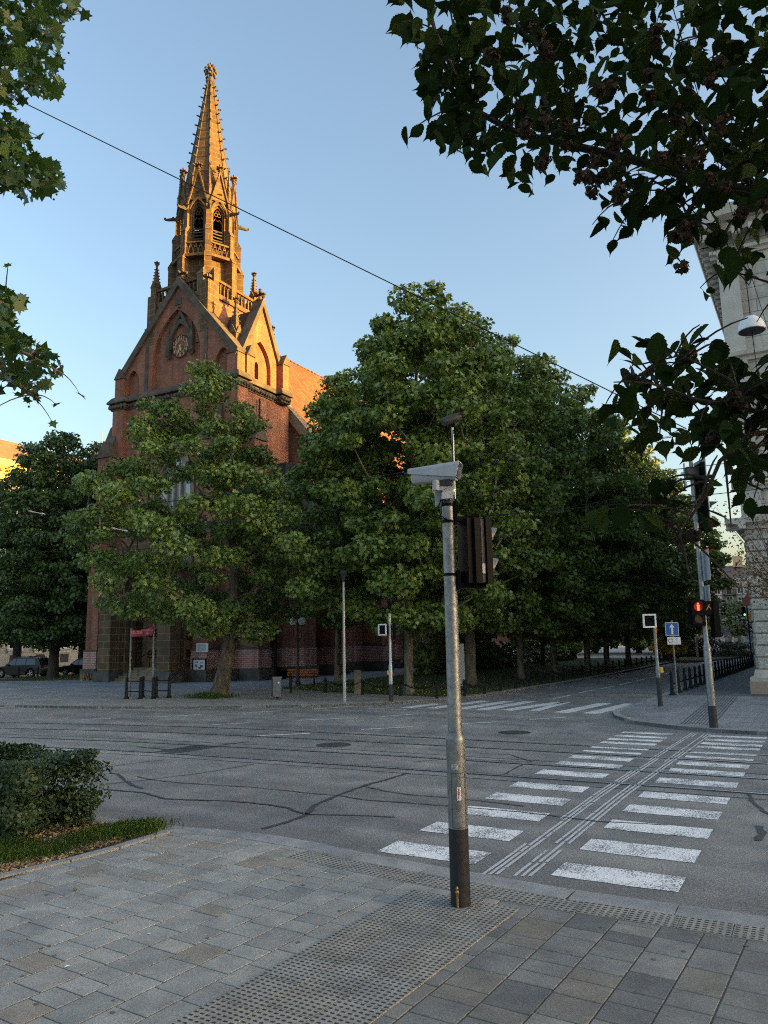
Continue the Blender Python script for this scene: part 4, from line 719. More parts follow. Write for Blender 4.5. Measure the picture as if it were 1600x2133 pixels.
# nave
NX = 6.25; mb = MB(); mb.box(XC-NX, XC+NX, 41.6, 74, 1.95, 16.3); mb.extr([(XC-NX, 16.3), (XC+NX, 16.3), (XC, 24.9)], (0, 41.6, 0), (1, 0, 0), (0, 0, 1), (0, .5, 0)); mb.box(XC+3, XC+9.3, 63, 71, 1.95, 11.5); nv = P_(mb, 'nave_wall', 'brick')
sub(MB().box(XC-NX-.02, XC+NX+.03, 41.55, 74, .8, 1.95).box(XC+3, XC+9.33, 62.97, 71, .8, 1.95), 'base_course', 'brickp', nv); sub(MB().box(XC-NX-.15, XC+NX+.15, 41.5, 74.1, 0, .8).box(XC+3, XC+9.45, 62.85, 71, 0, .8), 'plinth', 'plinth', nv)
ap_ = [(XC-4.4, 74), (XC+4.4, 74), (XC+4.4, 80), (XC+1.9, 83.5), (XC-1.9, 83.5), (XC-4.4, 80)]
ax_ = P_(MB().prism(ap_, 1.95, 14.5), 'apse_wall', 'brick'); sub(MB().prism([(XC+(x-XC)*1.03, 74+(y-74)*1.02) for x, y in ap_], 0, 1.95), 'plinth', 'plinth', ax_)
mb = MB(); mb.add([(XC+(x-XC)*1.08, 73.9+(y-74)*1.04, 14.4) for x, y in ap_]+[(XC, 73.9, 22.5), (XC, 79, 22.5)], [(1, 2, 7, 6), (2, 3, 7), (3, 4, 7), (4, 5, 7), (5, 0, 6, 7), (0, 1, 6)]); sub(mb, 'apse_roof', 'tiles', ax_)
mb = MB(); RX = [(XC-NX-.5, 15.75), (XC, 25.05), (XC+NX+.5, 15.75), (XC+NX+.5, 15.55), (XC, 24.8), (XC-NX-.5, 15.55)]
mb.extr(RX, (0, 42.1, 0), (1, 0, 0), (0, 0, 1), (0, 32, 0)); mb.extr([(62.6, 11.2), (67, 16.5), (71.4, 11.2)], (XC+2, 0, 0), (0, 1, 0), (0, 0, 1), (7.5, 0, 0)); rf = P_(mb, 'nave_roof', 'tiles')
mb = MB()
for i, y in enumerate(np.arange(42.6, 74, .5)): mb.blob((XC, y, 25.1), (.12, .22, .1), .2)
sub(mb, 'ridge_tile', 'tiles', rf)
for y, dx in ((49.6, 4.4), (56, 4.4), (62, 4.4)):
    m2 = MB(); zc = 25.05-dx*(9.3/6.75); m2.extr([(y-.45, 0), (y+.45, 0), (y, .75)], (XC+dx+.35, 0, zc), (0, 1, 0), (0, 0, 1), (-1.2, 0, 0)); sub(m2, 'dormer', 'dtiles', rf)
mb = MB(); mb.extr([(-32.3, 19.3), (-32.1, 19.9), (-28.95, 16.3), (-28.95, 15.6), (-29.4, 15.8)], (0, 41.35, 0), (1, 0, 0), (0, 0, 1), (0, .8, 0)); sub(mb, 'raking_coping', 'trim', nv)
for y in (43.0, 49.2, 55.4, 61.0): buttress((XC+NX, y, 0), (0, 1, 0), (1, 0, 0), 1.2, 1.55, 12.5)
for y in (46.7, 52.9, 58.6):
    m2 = MB(); ringarch(m2, y, 1.05, 4.5, 9.5, .3, (XC+NX+.08, 0, 0), (0, 1, 0), (0, 0, 1), (-.2, 0, 0))
    m2.box(XC+NX-.02, XC+NX+.1, y-.06, y+.06, 4.5, 10.5); m2.box(XC+NX-.02, XC+NX+.18, y-1.4, y+1.4, 4.2, 4.5); fr = P_(m2, 'aisle_window', 'trim')
    sub(MB().extr(parch(y, 1.05, 4.5, 9.5), (XC+NX+.01, 0, 0), (0, 1, 0), (0, 0, 1), (.02, 0, 0)), 'pane', 'dglass', fr)
P_(MB().tube([(X1+1.7, 37.7, 0), (X1+1.7, 37.7, 9), (X1+.2, 37.8, 12), (X1+.2, 37.8, 18)], .07, 8), 'drainpipe', 'iron')
P_(MB().box(-29.6, -28.5, 38.05, 38.2, .12, .62), 'cellar_opening', 'black')
# notices on the buttress
fy = Y0-1.18
for nm, lab, (a, b2), frame, txt in (('notice_plaque', 'white plaque of small print on the church buttress, above the framed notice', ((410, 1340), (434, 1358)), False, 7), ('notice_board', 'dark framed notice board with printed sheets, low on the church buttress', ((404, 1374), (428, 1395)), True, 5)):
    p, q = onY(*a, fy), onY(*b2, fy); w, h = (q[0]-p[0])/2, (p[2]-q[2])/2
    t = thing(nm, lab, 'notice', ((p[0]+q[0])/2, fy-.02, (p[2]+q[2])/2))
    MB().box(-w, w, -.02, .02, -h, h).build('sheet', M['paper'], t); mb = MB()
    if frame:
        for s_ in (-1, 1): mb.box(s_*(w+.03)-.03, s_*(w+.03)+.03, -.05, .02, -h-.06, h+.06); mb.box(-w, w, -.05, .02, s_*(h+.03)-.03, s_*(h+.03)+.03)
        mb.build('frame', M['iron'], t); mb = MB()
        for x, z, ww, hh in ((-.55, .5, .3, .1), (-.6, -.2, .2, .22), (.5, .35, .3, .08), (.1, -.65, .25, .2), (.5, -.3, .3, .25)): mb.box((x-ww)*w*.8, (x+ww)*w*.8, -.026, -.022, (z-hh)*h, (z+hh)*h)
    else:
        for i in range(txt): mb.box(-w*.8, w*random.uniform(.5, .8), -.026, -.022, h*(.75-.24*i)-.008, h*(.75-.24*i)+.008)
    mb.build('print', M['ink'], t)

# ------------------------------------------------------------------ other buildings
def win_at(parent, o, u, n, w, h, frame='white', glass='dglass', sill=True, hood=False, bars=1, trim='creamp'):
    """a window standing at o (bottom centre), u along the wall, n out of it; the frame is the part, pane and sill its sub-parts"""
    o, u, n = map(np.array, (o, u, n)); z = np.array([0, 0, 1.]); L0 = np.array(parent.location); mb = MB(); f = .07
    for s_ in (-1, 1): mb.obox(o+u*s_*(w/2-f/2)+z*h/2+n*.02, u*f/2, n*.05, z*h/2)
    for zz in (f/2, h-f/2, h*.68): mb.obox(o+z*zz+n*.02, u*(w/2-f), n*.045, z*f/2)
    for i in range(bars): mb.obox(o+u*((i+1)/(bars+1)-.5)*w+z*h/2+n*.02, u*.03, n*.04, z*(h/2-f))
    fr = mb.build('window', M[frame], parent, L0)
    MB().obox(o+z*h/2+n*.012, u*(w/2-.01), n*.008, z*(h/2-.01)).build('pane', M[glass], fr, L0)
    if sill:
        m2 = MB(); m2.obox(o-z*.09+n*.1, u*(w/2+.18), n*.14, z*.08)
        for s_ in (-1, 1): m2.obox(o+u*s_*(w/2+.11)+z*h/2+n*.04, u*.1, n*.05, z*h/2)
        m2.obox(o+z*(h+.12)+n*.06, u*(w/2+.24), n*.09, z*.12)
        if hood: m2.obox(o+z*(h+.5)+n*.12, u*(w/2+.3), n*.16, z*.07); m2.obox(o-z*.3+n*.06, u*(w/2+.05), n*.07, z*.13)
        m2.build('surround', M[trim], fr, L0)
    return fr
# civic building beyond the left trees
LX = -61.5; lb = thing('civic_building', 'pale civic building with sunlit buff cornice and brown roof, behind the left trees', 'building', (LX, 50, 0)); L0 = (LX, 50, 0)
wl = MB().box(LX-14, LX, 22, 92, 3.2, 17.6).build('wall', M['facade'], lb, L0)
mb = MB()
for i in range(5):
    y = 22.
    while y < 92: mb.box(LX, LX+.05, y+.02, min(y+1.4, 92)-.02, 1.3+.42*i+.02, 1.3+.42*(i+1)-.02); y += 1.4
mb.box(LX-.3, LX+.02, 22, 92, 1.2, 3.4); mb.build('rusticated_course', M['facade'], wl, L0); MB().box(LX-14, LX+.12, 22, 92, 0, 1.25).build('plinth', M['facade'], wl, L0)
mb = MB(); mb.extr([(-.1, 17.0), (.15, 17.0), (.2, 17.7), (.55, 18.0), (.75, 18.35), (.8, 18.75), (-.1, 18.75)], (LX, 22, 0), (1, 0, 0), (0, 0, 1), (0, 70, 0))
for y in np.arange(22.3, 92, .6): mb.box(LX+.15, LX+.5, y, y+.28, 17.72, 17.98)
mb.extr([(0, 6.6), (.25, 6.8), (.3, 7.1), (0, 7.1)], (LX, 22, 0), (1, 0, 0), (0, 0, 1), (0, 70, 0)); mb.build('cornice', M['ochre'], lb, L0)
mb = MB(); mb.add([(LX+.4, 22, 18.77), (LX+.4, 92, 18.77), (LX-5, 88, 22.2), (LX-5, 26, 22.2), (LX-14, 22, 18.77), (LX-14, 92, 18.77)], [(0, 1, 2, 3), (3, 2, 5, 4), (0, 3, 4), (1, 5, 2)]); mb.build('roof', M['copper'], lb, L0)
mb = MB(); mb.box(LX-4, LX-2.6, 53.2, 54.4, 19.2, 22.8); mb.tube([(LX-3.4, 54.2, 22.8), (LX-3.4, 54.2, 25.2)], .04, 5); mb.build('chimney', M['facade'], lb, L0)
for y in np.arange(30.2, 66, 2.55):
    win_at(lb, (LX+.03, y+.0, 1.66), (0, 1, 0), (1, 0, 0), 1.15, 1.75, hood=True)
    for z in (4.6, 8.6, 12.6): win_at(lb, (LX+.01, y, z), (0, 1, 0), (1, 0, 0), 1.2, 2.3, hood=(z == 8.6))
    MB().box(LX+.125, LX+.15, y-.45, y+.45, .3, 1.1).build('cellar_window', M['dgrey'], lb, L0)
lb.location = (-80, 65, 0); lb.scale = (1.3, 1.3, 1.25)
# ashlar corner building at the right
BX, BY = -2.25, 32.5; cb = thing('corner_building', 'tall pale ashlar corner building with rough stone base at the right edge', 'building', (BX, BY, 0)); L0 = (BX, BY, 0)
wl = MB().box(BX+.1, 118, BY+.1, 53, 6.4, 18.6).build('wall', M['cream'], cb, L0)  # unseen length stretched to keep the low sun off the street
mb = MB()
for i in range(12):
    z = .98+i*.445; x = BX+(-.02 if i % 2 else .02); k = 0
    while x < 26:
        w = 1.15 if (k or i % 2) else .75
        mb.bbox(x+.015, x+w-.015, BY-.08+random.uniform(-.02, .02), BY+.2, z+.025, z+.42, .035); x += w; k += 1
    for y in np.arange(BY+.22, 52, 1.1): mb.bbox(BX-.06, BX+.2, y, y+1.07, z+.025, z+.42, .035)
mb.build('rusticated_block', M['rust'], cb, L0); MB().box(BX+.03, 118, BY+.05, 53, .9, 6.4).build('base_wall', M['creamp'], cb, L0)
mb = MB(); mb.extr([(0, 0), (.28, 0), (.3, .12), (.16, .2), (.1, .42), (0, .42)], (BX-.02, BY+.05, .56), (0, -1, 0), (0, 0, 1), (90, 0, 0)); mb.extr([(0, 0), (.28, 0), (.3, .12), (.16, .2), (.1, .42), (0, .42)], (BX+.03, BY-.25, .56), (-1, 0, 0), (0, 0, 1), (0, 20, 0)); mb.build('base_moulding', M['bcream'], cb, L0)
MB().bbox(BX-.3, 90, BY-.28, BY+10, 0, .56, .02).build('plinth', M['pink'], cb, L0)
mb = MB()
def ledge(z, o, h, xe=118):
    pr = [(0, 0), (o*.35, 0), (o*.45, h*.4), (o*.9, h*.55), (o, h), (0, h)]
    mb.extr(pr, (BX-o, BY+.1, z), (0, -1, 0), (0, 0, 1), (xe-BX+o, 0, 0)); mb.extr(pr, (BX+.1, BY-o+.1, z), (-1, 0, 0), (0, 0, 1), (0, 20.4+o, 0))
ledge(6.3, .62, .42); ledge(7.85, .3, .28); ledge(13.1, .32, .35); ledge(17.6, .3, .3); mb.build('string_course', M['bcream'], cb, L0)
mb = MB(); ledge(18.55, 1.15, .85)
for x in np.arange(BX-.6, 60, .62): mb.box(x, x+.3, BY-.7, BY+.1, 18.25, 18.55); mb.blob((x+.15, BY-.62, 18.3), (.12, .12, .14))
for y in np.arange(BY, 52, .62): mb.box(BX-.7, BX+.1, y, y+.3, 18.25, 18.55); mb.blob((BX-.62, y+.15, 18.3), (.12, .12, .14))
mb.build('cornice', M['bcream'], cb, L0); MB().box(BX-.3, 118, BY-.3, 53.2, 19.38, 19.75).extr([(BX+1, 19.75), (117, 19.75), (110, 22.5), (BX+9, 22.5)], (0, BY+1, 0), (1, 0, 0), (0, 0, 1), (0, 19, 0)).build('roof', M['sroof'], cb, L0)
for za, zb in ((6.72, 7.85), (8.13, 13.1), (13.45, 17.6)):
    for x in (BX-.04, BX+7.5): MB().box(x, x+.75, BY-.07, BY+.12, za, zb).build('pilaster', M['creamp'], cb, L0)
for x in np.arange(BX+3.2, 40, 3.4):
    for z, h in ((1.9, 2.6), (8.9, 2.9), (14.2, 2.5)): win_at(cb, (x, BY+(.05 if z < 6 else .09), z), (1, 0, 0), (0, -1, 0), 1.3, h, hood=z > 6)
for y in np.arange(BY+3.2, 52, 3.4):
    for z, h in ((1.9, 2.6), (8.9, 2.9), (14.2, 2.5)): win_at(cb, (BX+(.02 if z < 6 else .09), y, z), (0, 1, 0), (-1, 0, 0), 1.3, h, hood=z > 6)
eb = thing('street_end_shade_block', 'plain rendered building closing the far end of the tram street', 'building', (135, 10, 0)); L0 = (135, 10, 0)  # added out of view to cut the warm horizon glow along the street
MB().box(130, 142, -45, 60, 0, 11).build('wall', M['creamp'], eb, L0); MB().extr([(129.6, 11), (142.4, 11), (136, 14)], (0, -45, 0), (1, 0, 0), (0, 0, 1), (0, 105, 0)).build('roof', M['sroof'], eb, L0)
# unseen block added to shade the far street below the tree tops
nb = thing('street_shade_block', 'lower rendered street building behind the corner building', 'building', (-2, 66, 0)); L0 = (-2, 66, 0)
MB().box(-2, 30, 53.3, 168, 0, 12.6).build('wall', M['creamp'], nb, L0); MB().extr([(-2.4, 12.6), (30, 12.6), (14, 17)], (0, 53.3, 0), (1, 0, 0), (0, 0, 1), (0, 114.9, 0)).build('roof', M['sroof'], nb, L0)
for y in np.arange(55, 77, 3):
    for z in (1.5, 5, 8.8): win_at(nb, (-1.99, y, z), (0, 1, 0), (-1, 0, 0), 1.1, 1.9)
# far end of the street
def fac(p): return np.array([p[0], p[1], 0.])
def farhouse(name, label, pl, pr, dl, depth, zt, wall, roof, roofh, wins, gable=False):
    a, b = fac(at(*pl, dl)), fac(at(*pr, dl)); w = np.linalg.norm(b-a); u = (b-a)/w; n = np.array([u[1], -u[0], 0]); c = (a+b)/2
    h = thing(name, label, 'house', c); z = np.array([0, 0, 1.]); L0 = tuple(c)
    mb = MB(); mb.obox(c-n*depth/2+z*zt/2, u*w/2, n*depth/2, z*zt/2); mb.build('wall', M[wall], h, L0)
    mb = MB(); o = a-u*.3+n*.35+z*zt
    if gable: mb.extr([(0, 0), (w+.6, 0), (w/2+.3, roofh)], o, u, z, -n*(depth+.5))
    else: mb.extr([(0, 0), (-depth-.6, 0), (-depth/2-.3, roofh)], o, n, z, u*(w+.6))
    mb.build('roof', M[roof], h, L0)
    mb = MB(); mb.obox(a+u*w/2+n*.15+z*(zt-.15), u*(w/2+.2), n*.2, z*.15); mb.build('cornice', M['creamp' if wall != 'shabby' else 'shabby'], h, L0)
    for fx, zb, ww, hh in wins: win_at(h, a+u*w*fx+z*zb+n*.005, u, n, ww, hh, sill=True, trim='creamp' if wall != 'shabby' else 'shabby')
    return h, a, u, n, w
D = 150; zt = at(1482, 1208, D)[2]
h, a, u, n, w = farhouse('tenement_house', 'shabby grey tenement with peeling render and small balcony, far down the street', (1481, 1200), (1562, 1190), D, 10, zt, 'shabby', 'sroof', 2.8, [(f, at(1490, py, D)[2], 1.0, 1.9) for py in (1238, 1268, 1302) for f in (.13, .72)]+[(.43, at(1490, py, D)[2], 1.0, 2.3) for py in (1240, 1271, 1305)])
mb = MB(); z = np.array([0, 0, 1.]); o = a+u*w*.43+n*.5+z*(at(1490, 1240, D)[2]-.1); mb.obox(o, u*1.1, n*.5, z*.08)
for i in range(9): mb.obox(o+u*(-1.05+i*.262)+n*.45+z*.5, u*.03, n*.03, z*.5)
mb.obox(o+n*.45+z*1.0, u*1.1, n*.04, z*.04); mb.build('balcony', M['iron'], h, tuple(h.location))
for f in (.3, .58): MB().obox(a+u*w*f+n*.12+z*zt/2, u*.25, n*.12, z*(zt/2-.2)).build('pilaster', M['trim'], h, tuple(h.location))
mb = MB(); mb.obox(a+u*w*.72-n*4+z*(zt+3.4), u*.8, n*.5, z*1.0); mb.build('chimney', M['orange'], h, tuple(h.location))
farhouse('white_house', 'narrow white house with red tiled roof beside the shabby tenement', (1545, 1258), (1582, 1255), 105, 8, at(1560, 1262, 105)[2], 'wwall', 'rroof', 2.0, [(.35, at(1560, 1290, 105)[2], .7, 1.6), (.4, at(1560, 1325, 105)[2], .7, 1.3)], True)
farhouse('buff_apartment_block', 'sunlit buff apartment block far behind the red tiled roof', (1440, 1208), (1484, 1208), 190, 10, at(1470, 1210, 190)[2], 'orange', 'sroof', 1.0, [(f, at(1470, py, 190)[2], 1.2, 1.4) for py in (1226, 1240, 1254) for f in (.2, .5, .8)])
farhouse('small_house', 'small house with steep red tiled roof left of the tenement', (1466, 1262), (1488, 1262), 128, 8, at(1470, 1262, 128)[2], 'shabby', 'rroof', 4.0, [(.5, 1.5, 1, 1.4)])
a, b = fac(at(1503, 1345, 98)), fac(at(1580, 1345, 98)); u = (b-a)/np.linalg.norm(b-a); n = np.array([u[1], -u[0], 0]); L = np.linalg.norm(b-a)
t = thing('garden_wall', 'whitewashed garden wall with posts at the end of the street', 'wall', (a+b)/2); mb = MB(); mb.obox((a+b)/2+np.array([0, 0, .55]), u*L/2, n*.12, np.array([0, 0, .55])); mb.build('wall_panel', M['wwall'], t, tuple((a+b)/2))
mb = MB()
for i in range(4): mb.obox(a+u*L*(i+.5)/4+n*.08+np.array([0, 0, .6]), u*.08, n*.1, np.array([0, 0, .6]))
mb.build('pier', M['creamp'], t, tuple((a+b)/2))

# ------------------------------------------------------------------ trees
b = gp(455, 1450, FZ)
tree('plane_tree', 'leaning plane tree on the plaza directly in front of the church', b,
     [(2.7, .8, 1.9), (3.6, .1, 4.6), (4.8, -.5, 6.7), (6.0, -.5, 6.7), (7.4, -.7, 6.0), (9.0, -1.0, 5.1), (10.4, -1.1, 4.2), (12.0, -1.0, 3.0), (13.2, -.7, 1.9), (14.2, -.7, 1.1), (15.0, -.7, .4)],
     [((0, 0, -.05), .5), (RV*.1+(0, 0, .4), .36), (RV*.35+(0, 0, 1.6), .3), (RV*.6+(0, 0, 3.1), .27), (RV*.6+(0, 0, 5.5), .2), (RV*.1+(0, 0, 9), .13), (RV*-.6+(0, 0, 13), .06), (RV*-.9+(0, 0, 15.4), .03)],
     205, (.5, 1.05), 470, .165, 'star', M['leaff'], M['barkf'], 11, None, depth=.85, sep=.46, extra=[(-3.3, 0, 13.0, .7), (-3.6, .3, 12.0, .9), (-6.2, 0, 7.0, 1.0), (5.4, 0, 5.6, 1.1), (6.0, .2, 5.0, .8), (-5.6, -.5, 9.4, .9)])
TG = 'plane trees along the side street'
def streettree(label, base, top, hw, seed, n=120, per=150, off=0., dark='leafd', lo=2.6, lsz=.3, r0=.19, off2=None, sep=.5):
    h = top; per *= 2.25; lsz *= .67; lo -= .3; o2 = off if off2 is None else off2
    return tree('plane_tree', label, base, [(lo, off*.3, hw*.45), (lo+1, off*.4, hw*.8), (h*.38, off*.6, hw), (h*.6, off*.8, hw*.98), (h*.78, o2, hw*.76), (h*.9, o2, hw*.45), (h, o2, hw*.15)],
                [((0, 0, -.1), r0*1.5), ((0, 0, .5), r0*1.05), ((.05, 0, 2.5), r0*.9), (RV*off*.3+(0, 0, h*.45), r0*.6), (RV*off*.8+(0, 0, h*.92), .05)], int(n*1.55), (.5, 1.2), per, lsz, 'star' if lsz < .27 else 'tri', M[dark], M['barkl'], seed, TG, sep=sep)
streettree('tall plane tree on the lawn, its trunk nearest the street corner', gp(852, 1447, FZ), 17.9, 5.0, 21, 170, 170, 1.0, 'leafd', 3.0)
streettree('thick pale-trunked plane tree just right of the camera pole', gp(981, 1427, FZ), 19.3, 4.6, 22, 140, 130, .4, r0=.27, lo=3.0)
streettree('plane tree in the dark row, third trunk from the street corner', gp(1085, 1416, FZ), 19.6, 4.6, 23, 130, 110, .3, lsz=.34)
streettree('plane tree in the dark row, fourth trunk from the street corner', gp(1155, 1408, FZ), 19.2, 4.6, 24, 120, 100, .6, lsz=.36)
streettree('plane tree in the dark row, fifth trunk from the street corner', gp(1225, 1402, FZ), 18.4, 4.6, 25, 120, 90, .8, lsz=.38)
streettree('plane tree in the dark row, sixth trunk from the street corner', gp(1265, 1395, FZ), 17.6, 4.7, 26, 110, 85, 1.2, lsz=.4)
streettree('plane tree with sunlit top near the far end of the dark row', gp(1310, 1388, FZ), 16.6, 4.8, 27, 110, 80, 2.0, lsz=.42)
streettree('last plane tree of the dark row, beside the road bend', (-12.2, 72, FZ), 15.5, 5.0, 28, 110, 75, 1.5, lsz=.45)
streettree('lower plane tree close against the church nave', (-23.0, 35.4, FZ), 17.8, 3.2, 29, 105, 160, .2, lo=3.4, r0=.17)
streettree('inner plane tree between the nave and the dark row', (-20.5, 47, FZ), 16.5, 4.4, 30, 90, 90, 0., lsz=.36)
streettree('inner plane tree deep in the lawn behind the dark row', (-19.5, 60, FZ), 16.5, 4.6, 31, 90, 80, 0., lsz=.4)
TL = 'trees on the left lawn'
def lefttree(label, base, h, hw, seed, off=0., n=110, per=110):
    return tree('broadleaf_tree', label, base, [(2.4, off, hw*.6), (3.6, off, hw*.95), (h*.45, off, hw), (h*.7, off*.9, hw*.85), (h*.88, off*.6, hw*.5), (h, off*.4, hw*.15)],
                [((0, 0, -.1), .5), ((0, 0, .5), .36), ((0, 0, 3), .3), ((0, 0, h*.5), .25), (RV*off*.5+(0, 0, h*.93), .05)], int(n*1.5), (.6, 1.3), per*2.2, .225, 'tri', M['leaft'], M['barkd'], seed, TL)
lefttree('dark leafy tree on the left lawn with thick trunk beside the parked SUV', gp(110, 1413, FZ), 18.0, 5.0, 41, -.2, 165, 115)
lefttree('leafy tree at the far left edge, in front of the civic building', (-57.6, 40.5, FZ), 19.0, 5.6, 42, 0)
lefttree('tall leafy tree between the thick-trunked tree and the church', (-54.0, 44.0, FZ), 20.2, 4.6, 43, .2)
lefttree('narrow leafy tree close to the left church buttress', (-47.8, 40.6, FZ), 17.4, 3.1, 44, .2, 95)
# small shrubs and far planting
def bush(name, label, c, rx, ry, h, n, sz, lmat, kind='oval', cat='shrub', group=None, stems=True, box=.0, bmat='barkd', seed=1):
    t = thing(name, label, cat, c, 0, group); g = np.random.default_rng(seed); P = []; N_ = []
    d = g.normal(size=(n, 3)); d /= np.linalg.norm(d, axis=1, keepdims=True); d[:, 2] = np.where(d[:, 2] < -.25, -d[:, 2], d[:, 2]); dd = np.sign(d)*np.abs(d)**(1-box*.55); r = 1-.45*g.random(n)**2.2
    wob = 1+.1*np.sin(d[:, 0]*7+seed)+.09*np.sin(d[:, 1]*9+2*seed)+.07*np.sin(d[:, 2]*11)
    P = dd*r[:, None]*wob[:, None]*np.array([rx, ry, h*.55])+np.array([0, 0, h*.45])
    if box > .5:
        z2 = g.normal(size=n); P[:, 2] = h*.5+np.clip(np.sign(d[:, 2])*np.abs(d[:, 2])**.5, -1, 1)*h*.5*np.where(g.random(n) < .5, 1, -1)*r*wob; P[:, 2] = np.where(P[:, 2] < .03, .03+g.random(n)*.3, P[:, 2])
    P[:, 2] = np.abs(P[:, 2])+.02
    leaves('foliage', lmat, t, P, d*.7+g.normal(size=(n, 3))*.45+np.array([0, 0, .4]), g.normal(size=(n, 3))*.6+d+np.array([0, 0, .3]), sz*g.uniform(.7, 1.3, n), kind)
    if stems:
        mb = MB()
        for i in range(max(6, int(rx*14))):
            a = random.uniform(0, 6.3); q = random.random()**.5; e = np.array([math.cos(a)*rx*q*.85, math.sin(a)*ry*q*.85, h*random.uniform(.6, .92)]); mb.tube(curve3((e[0]*.55, e[1]*.55, -.02), (e[0]*.8, e[1]*.8, h*.3), e, 5), [.016, .013, .01, .008, .004], 4, False)
        mb.build('stem', M[bmat], t)
    return t
bush('hedge_bush', 'dense dark green bush in the planting bed at lower left', (-9.72, 6.72, .04), 1.3, .82, .89, 27000, .055, M['leafh'], 'oval', 'bush', box=.75, seed=3)
bush('yellow_bush', 'bright yellow bush behind the fence posts at the road bend', tuple(fac(gp(1394, 1378)))[:2]+(.05,), 1.6, 1.3, 2.0, 1500, .28, M['leafy'], seed=5)
for k, (px, py, rx, h, lm, lab) in enumerate([(1425, 1378, 2.6, 2.0, 'leafh', 'rounded green hedge on the traffic island, behind the blue sign'), (1456, 1376, 2.0, 2.0, 'leafv', 'purple-brown rounded hedge on the traffic island'), (1490, 1374, 2.4, 1.5, 'leafh', 'low green hedge right of the signal pole on the traffic island'), (1568, 1368, 2.2, 1.3, 'leafh', 'clipped green hedge in front of the white garden wall')]):
    c = gp(px, py); c = c*(84/np.linalg.norm(c[:2])) if px < 1500 else c; bush('clipped_hedge', lab, (c[0], c[1], .03), rx, 1.0, h, 1700, .22, M[lm], 'oval', 'hedge', 'hedges at the road end', False, .6, seed=6+k)
c = at(1512, 1330, 97); t = bush('flowering_shrub', 'large shrub with white blossom in front of the tenement', (c[0], c[1], 0), 3.6, 2.5, 6.0, 3800, .36, M['leafd'], 'oval', 'shrub', seed=12)
d = rdir(900); d[:, 2] = np.abs(d[:, 2]); leaves('blossom', M['leafw'], t, d*np.array([3.65, 2.6, 3.4])*rng.uniform(.8, 1.03, 900)[:, None]+np.array([0, 0, 2.7]), d+np.array([0, -.3, .5]), rdir(900), .22*rng.uniform(.6, 1.4, 900), 'round')
for k, (px, dist, h, hw, lab) in enumerate([(1402, 112, 9, 3.4, 'loose green tree behind the traffic island hedges'), (1385, 100, 11, 4, 'dark green tree at the road bend behind the yellow bush'), (1330, 108, 12, 6, 'dark tree closing the far end of the lawn'), (1240, 112, 13, 7, 'dark broad tree behind the lawn, left of the road bend'), (1130, 105, 13, 7, 'dark tree far behind the lawn, nearest the church choir')]):
    c = at(px, 1340, dist); tree('broadleaf_tree', lab, (c[0], c[1], 0), [(1.0, 0, hw*.7), (3, 0, hw), (h*.6, 0, hw*.9), (h*.85, 0, hw*.5), (h, 0, .6)], [((0, 0, -.1), .4), ((0, 0, 3), .3), ((0, 0, h*.8), .08)], 60, (1.1, 1.9), 45, .55, 'tri', M['leafd'], M['barkd'], 60+k, 'trees at the end of the street')
struct(MB().prism([(x, y) for x, y, z in [gp(1372, 1380), gp(1440, 1381), gp(1520, 1374), gp(1548, 1370), gp(1500, 1364), gp(1385, 1366)]], .0, .12).build('traffic_island_lawn', M['lawn']))
bush('dark_hedge', 'long dark tall hedge at the back of the lawn behind the tree trunks', (-22.3, 62, FZ), 1.6, 17, 4.2, 16000, .3, M['leafd'], 'tri', 'hedge', None, False, .8, seed=33)
bush('dark_hedge', 'dark undergrowth between the church wall and the inner plane trees', (-24.2, 52, FZ), 1.2, 5, 2.2, 4000, .22, M['leafd'], 'tri', 'hedge', None, False, .6, seed=34)
# reddish tree at the corner building
c = np.array([-.55, 27.5, FZ]); t = thing('reddish_tree', 'small sparse reddish-leaved tree in front of the corner building', 'tree', c); mb = MB(); mb.tube([(0, 0, -.05), (0, 0, 1.5), (-.1, 0, 3)], [.12, .1, .08], 8); tips = []
for i in range(34):
    a = random.uniform(0, 6.3); q = random.uniform(.4, 2.6); e = np.array([-.2+math.cos(a)*q, math.sin(a)*q, random.uniform(3.4, 8.4)]); m = np.array([e[0]*.35, e[1]*.35, 2.4+e[2]*.25]); cv = curve3((-.08, 0, 2.2+random.random()), m, e, 7); mb.tube(cv, [.026, .022, .017, .013, .01, .007, .004], 4, False); tips += [p for p in cv[2:]]
    for _ in range(3): k = cv[random.randint(3, 6)]; e2 = k+np.array([random.uniform(-.6, .6), random.uniform(-.6, .6), random.uniform(-.1, .5)]); mb.tube([k, (k+e2)/2+(0, 0, .05), e2], [.009, .006, .003], 4, False); tips += [e2, (k+e2)/2]
mb.build('trunk', M['barkd'], t); tips = np.array(tips); n = 4600; P = tips[rng.integers(0, len(tips), n)]+rng.normal(size=(n, 3))*.2; leaves('crown', M['leafp'], t, P, rdir(n)+np.array([0, 0, .4]), rdir(n)+np.array([0, 0, -.3]), .095*rng.uniform(.6, 1.3, n), 'oval')

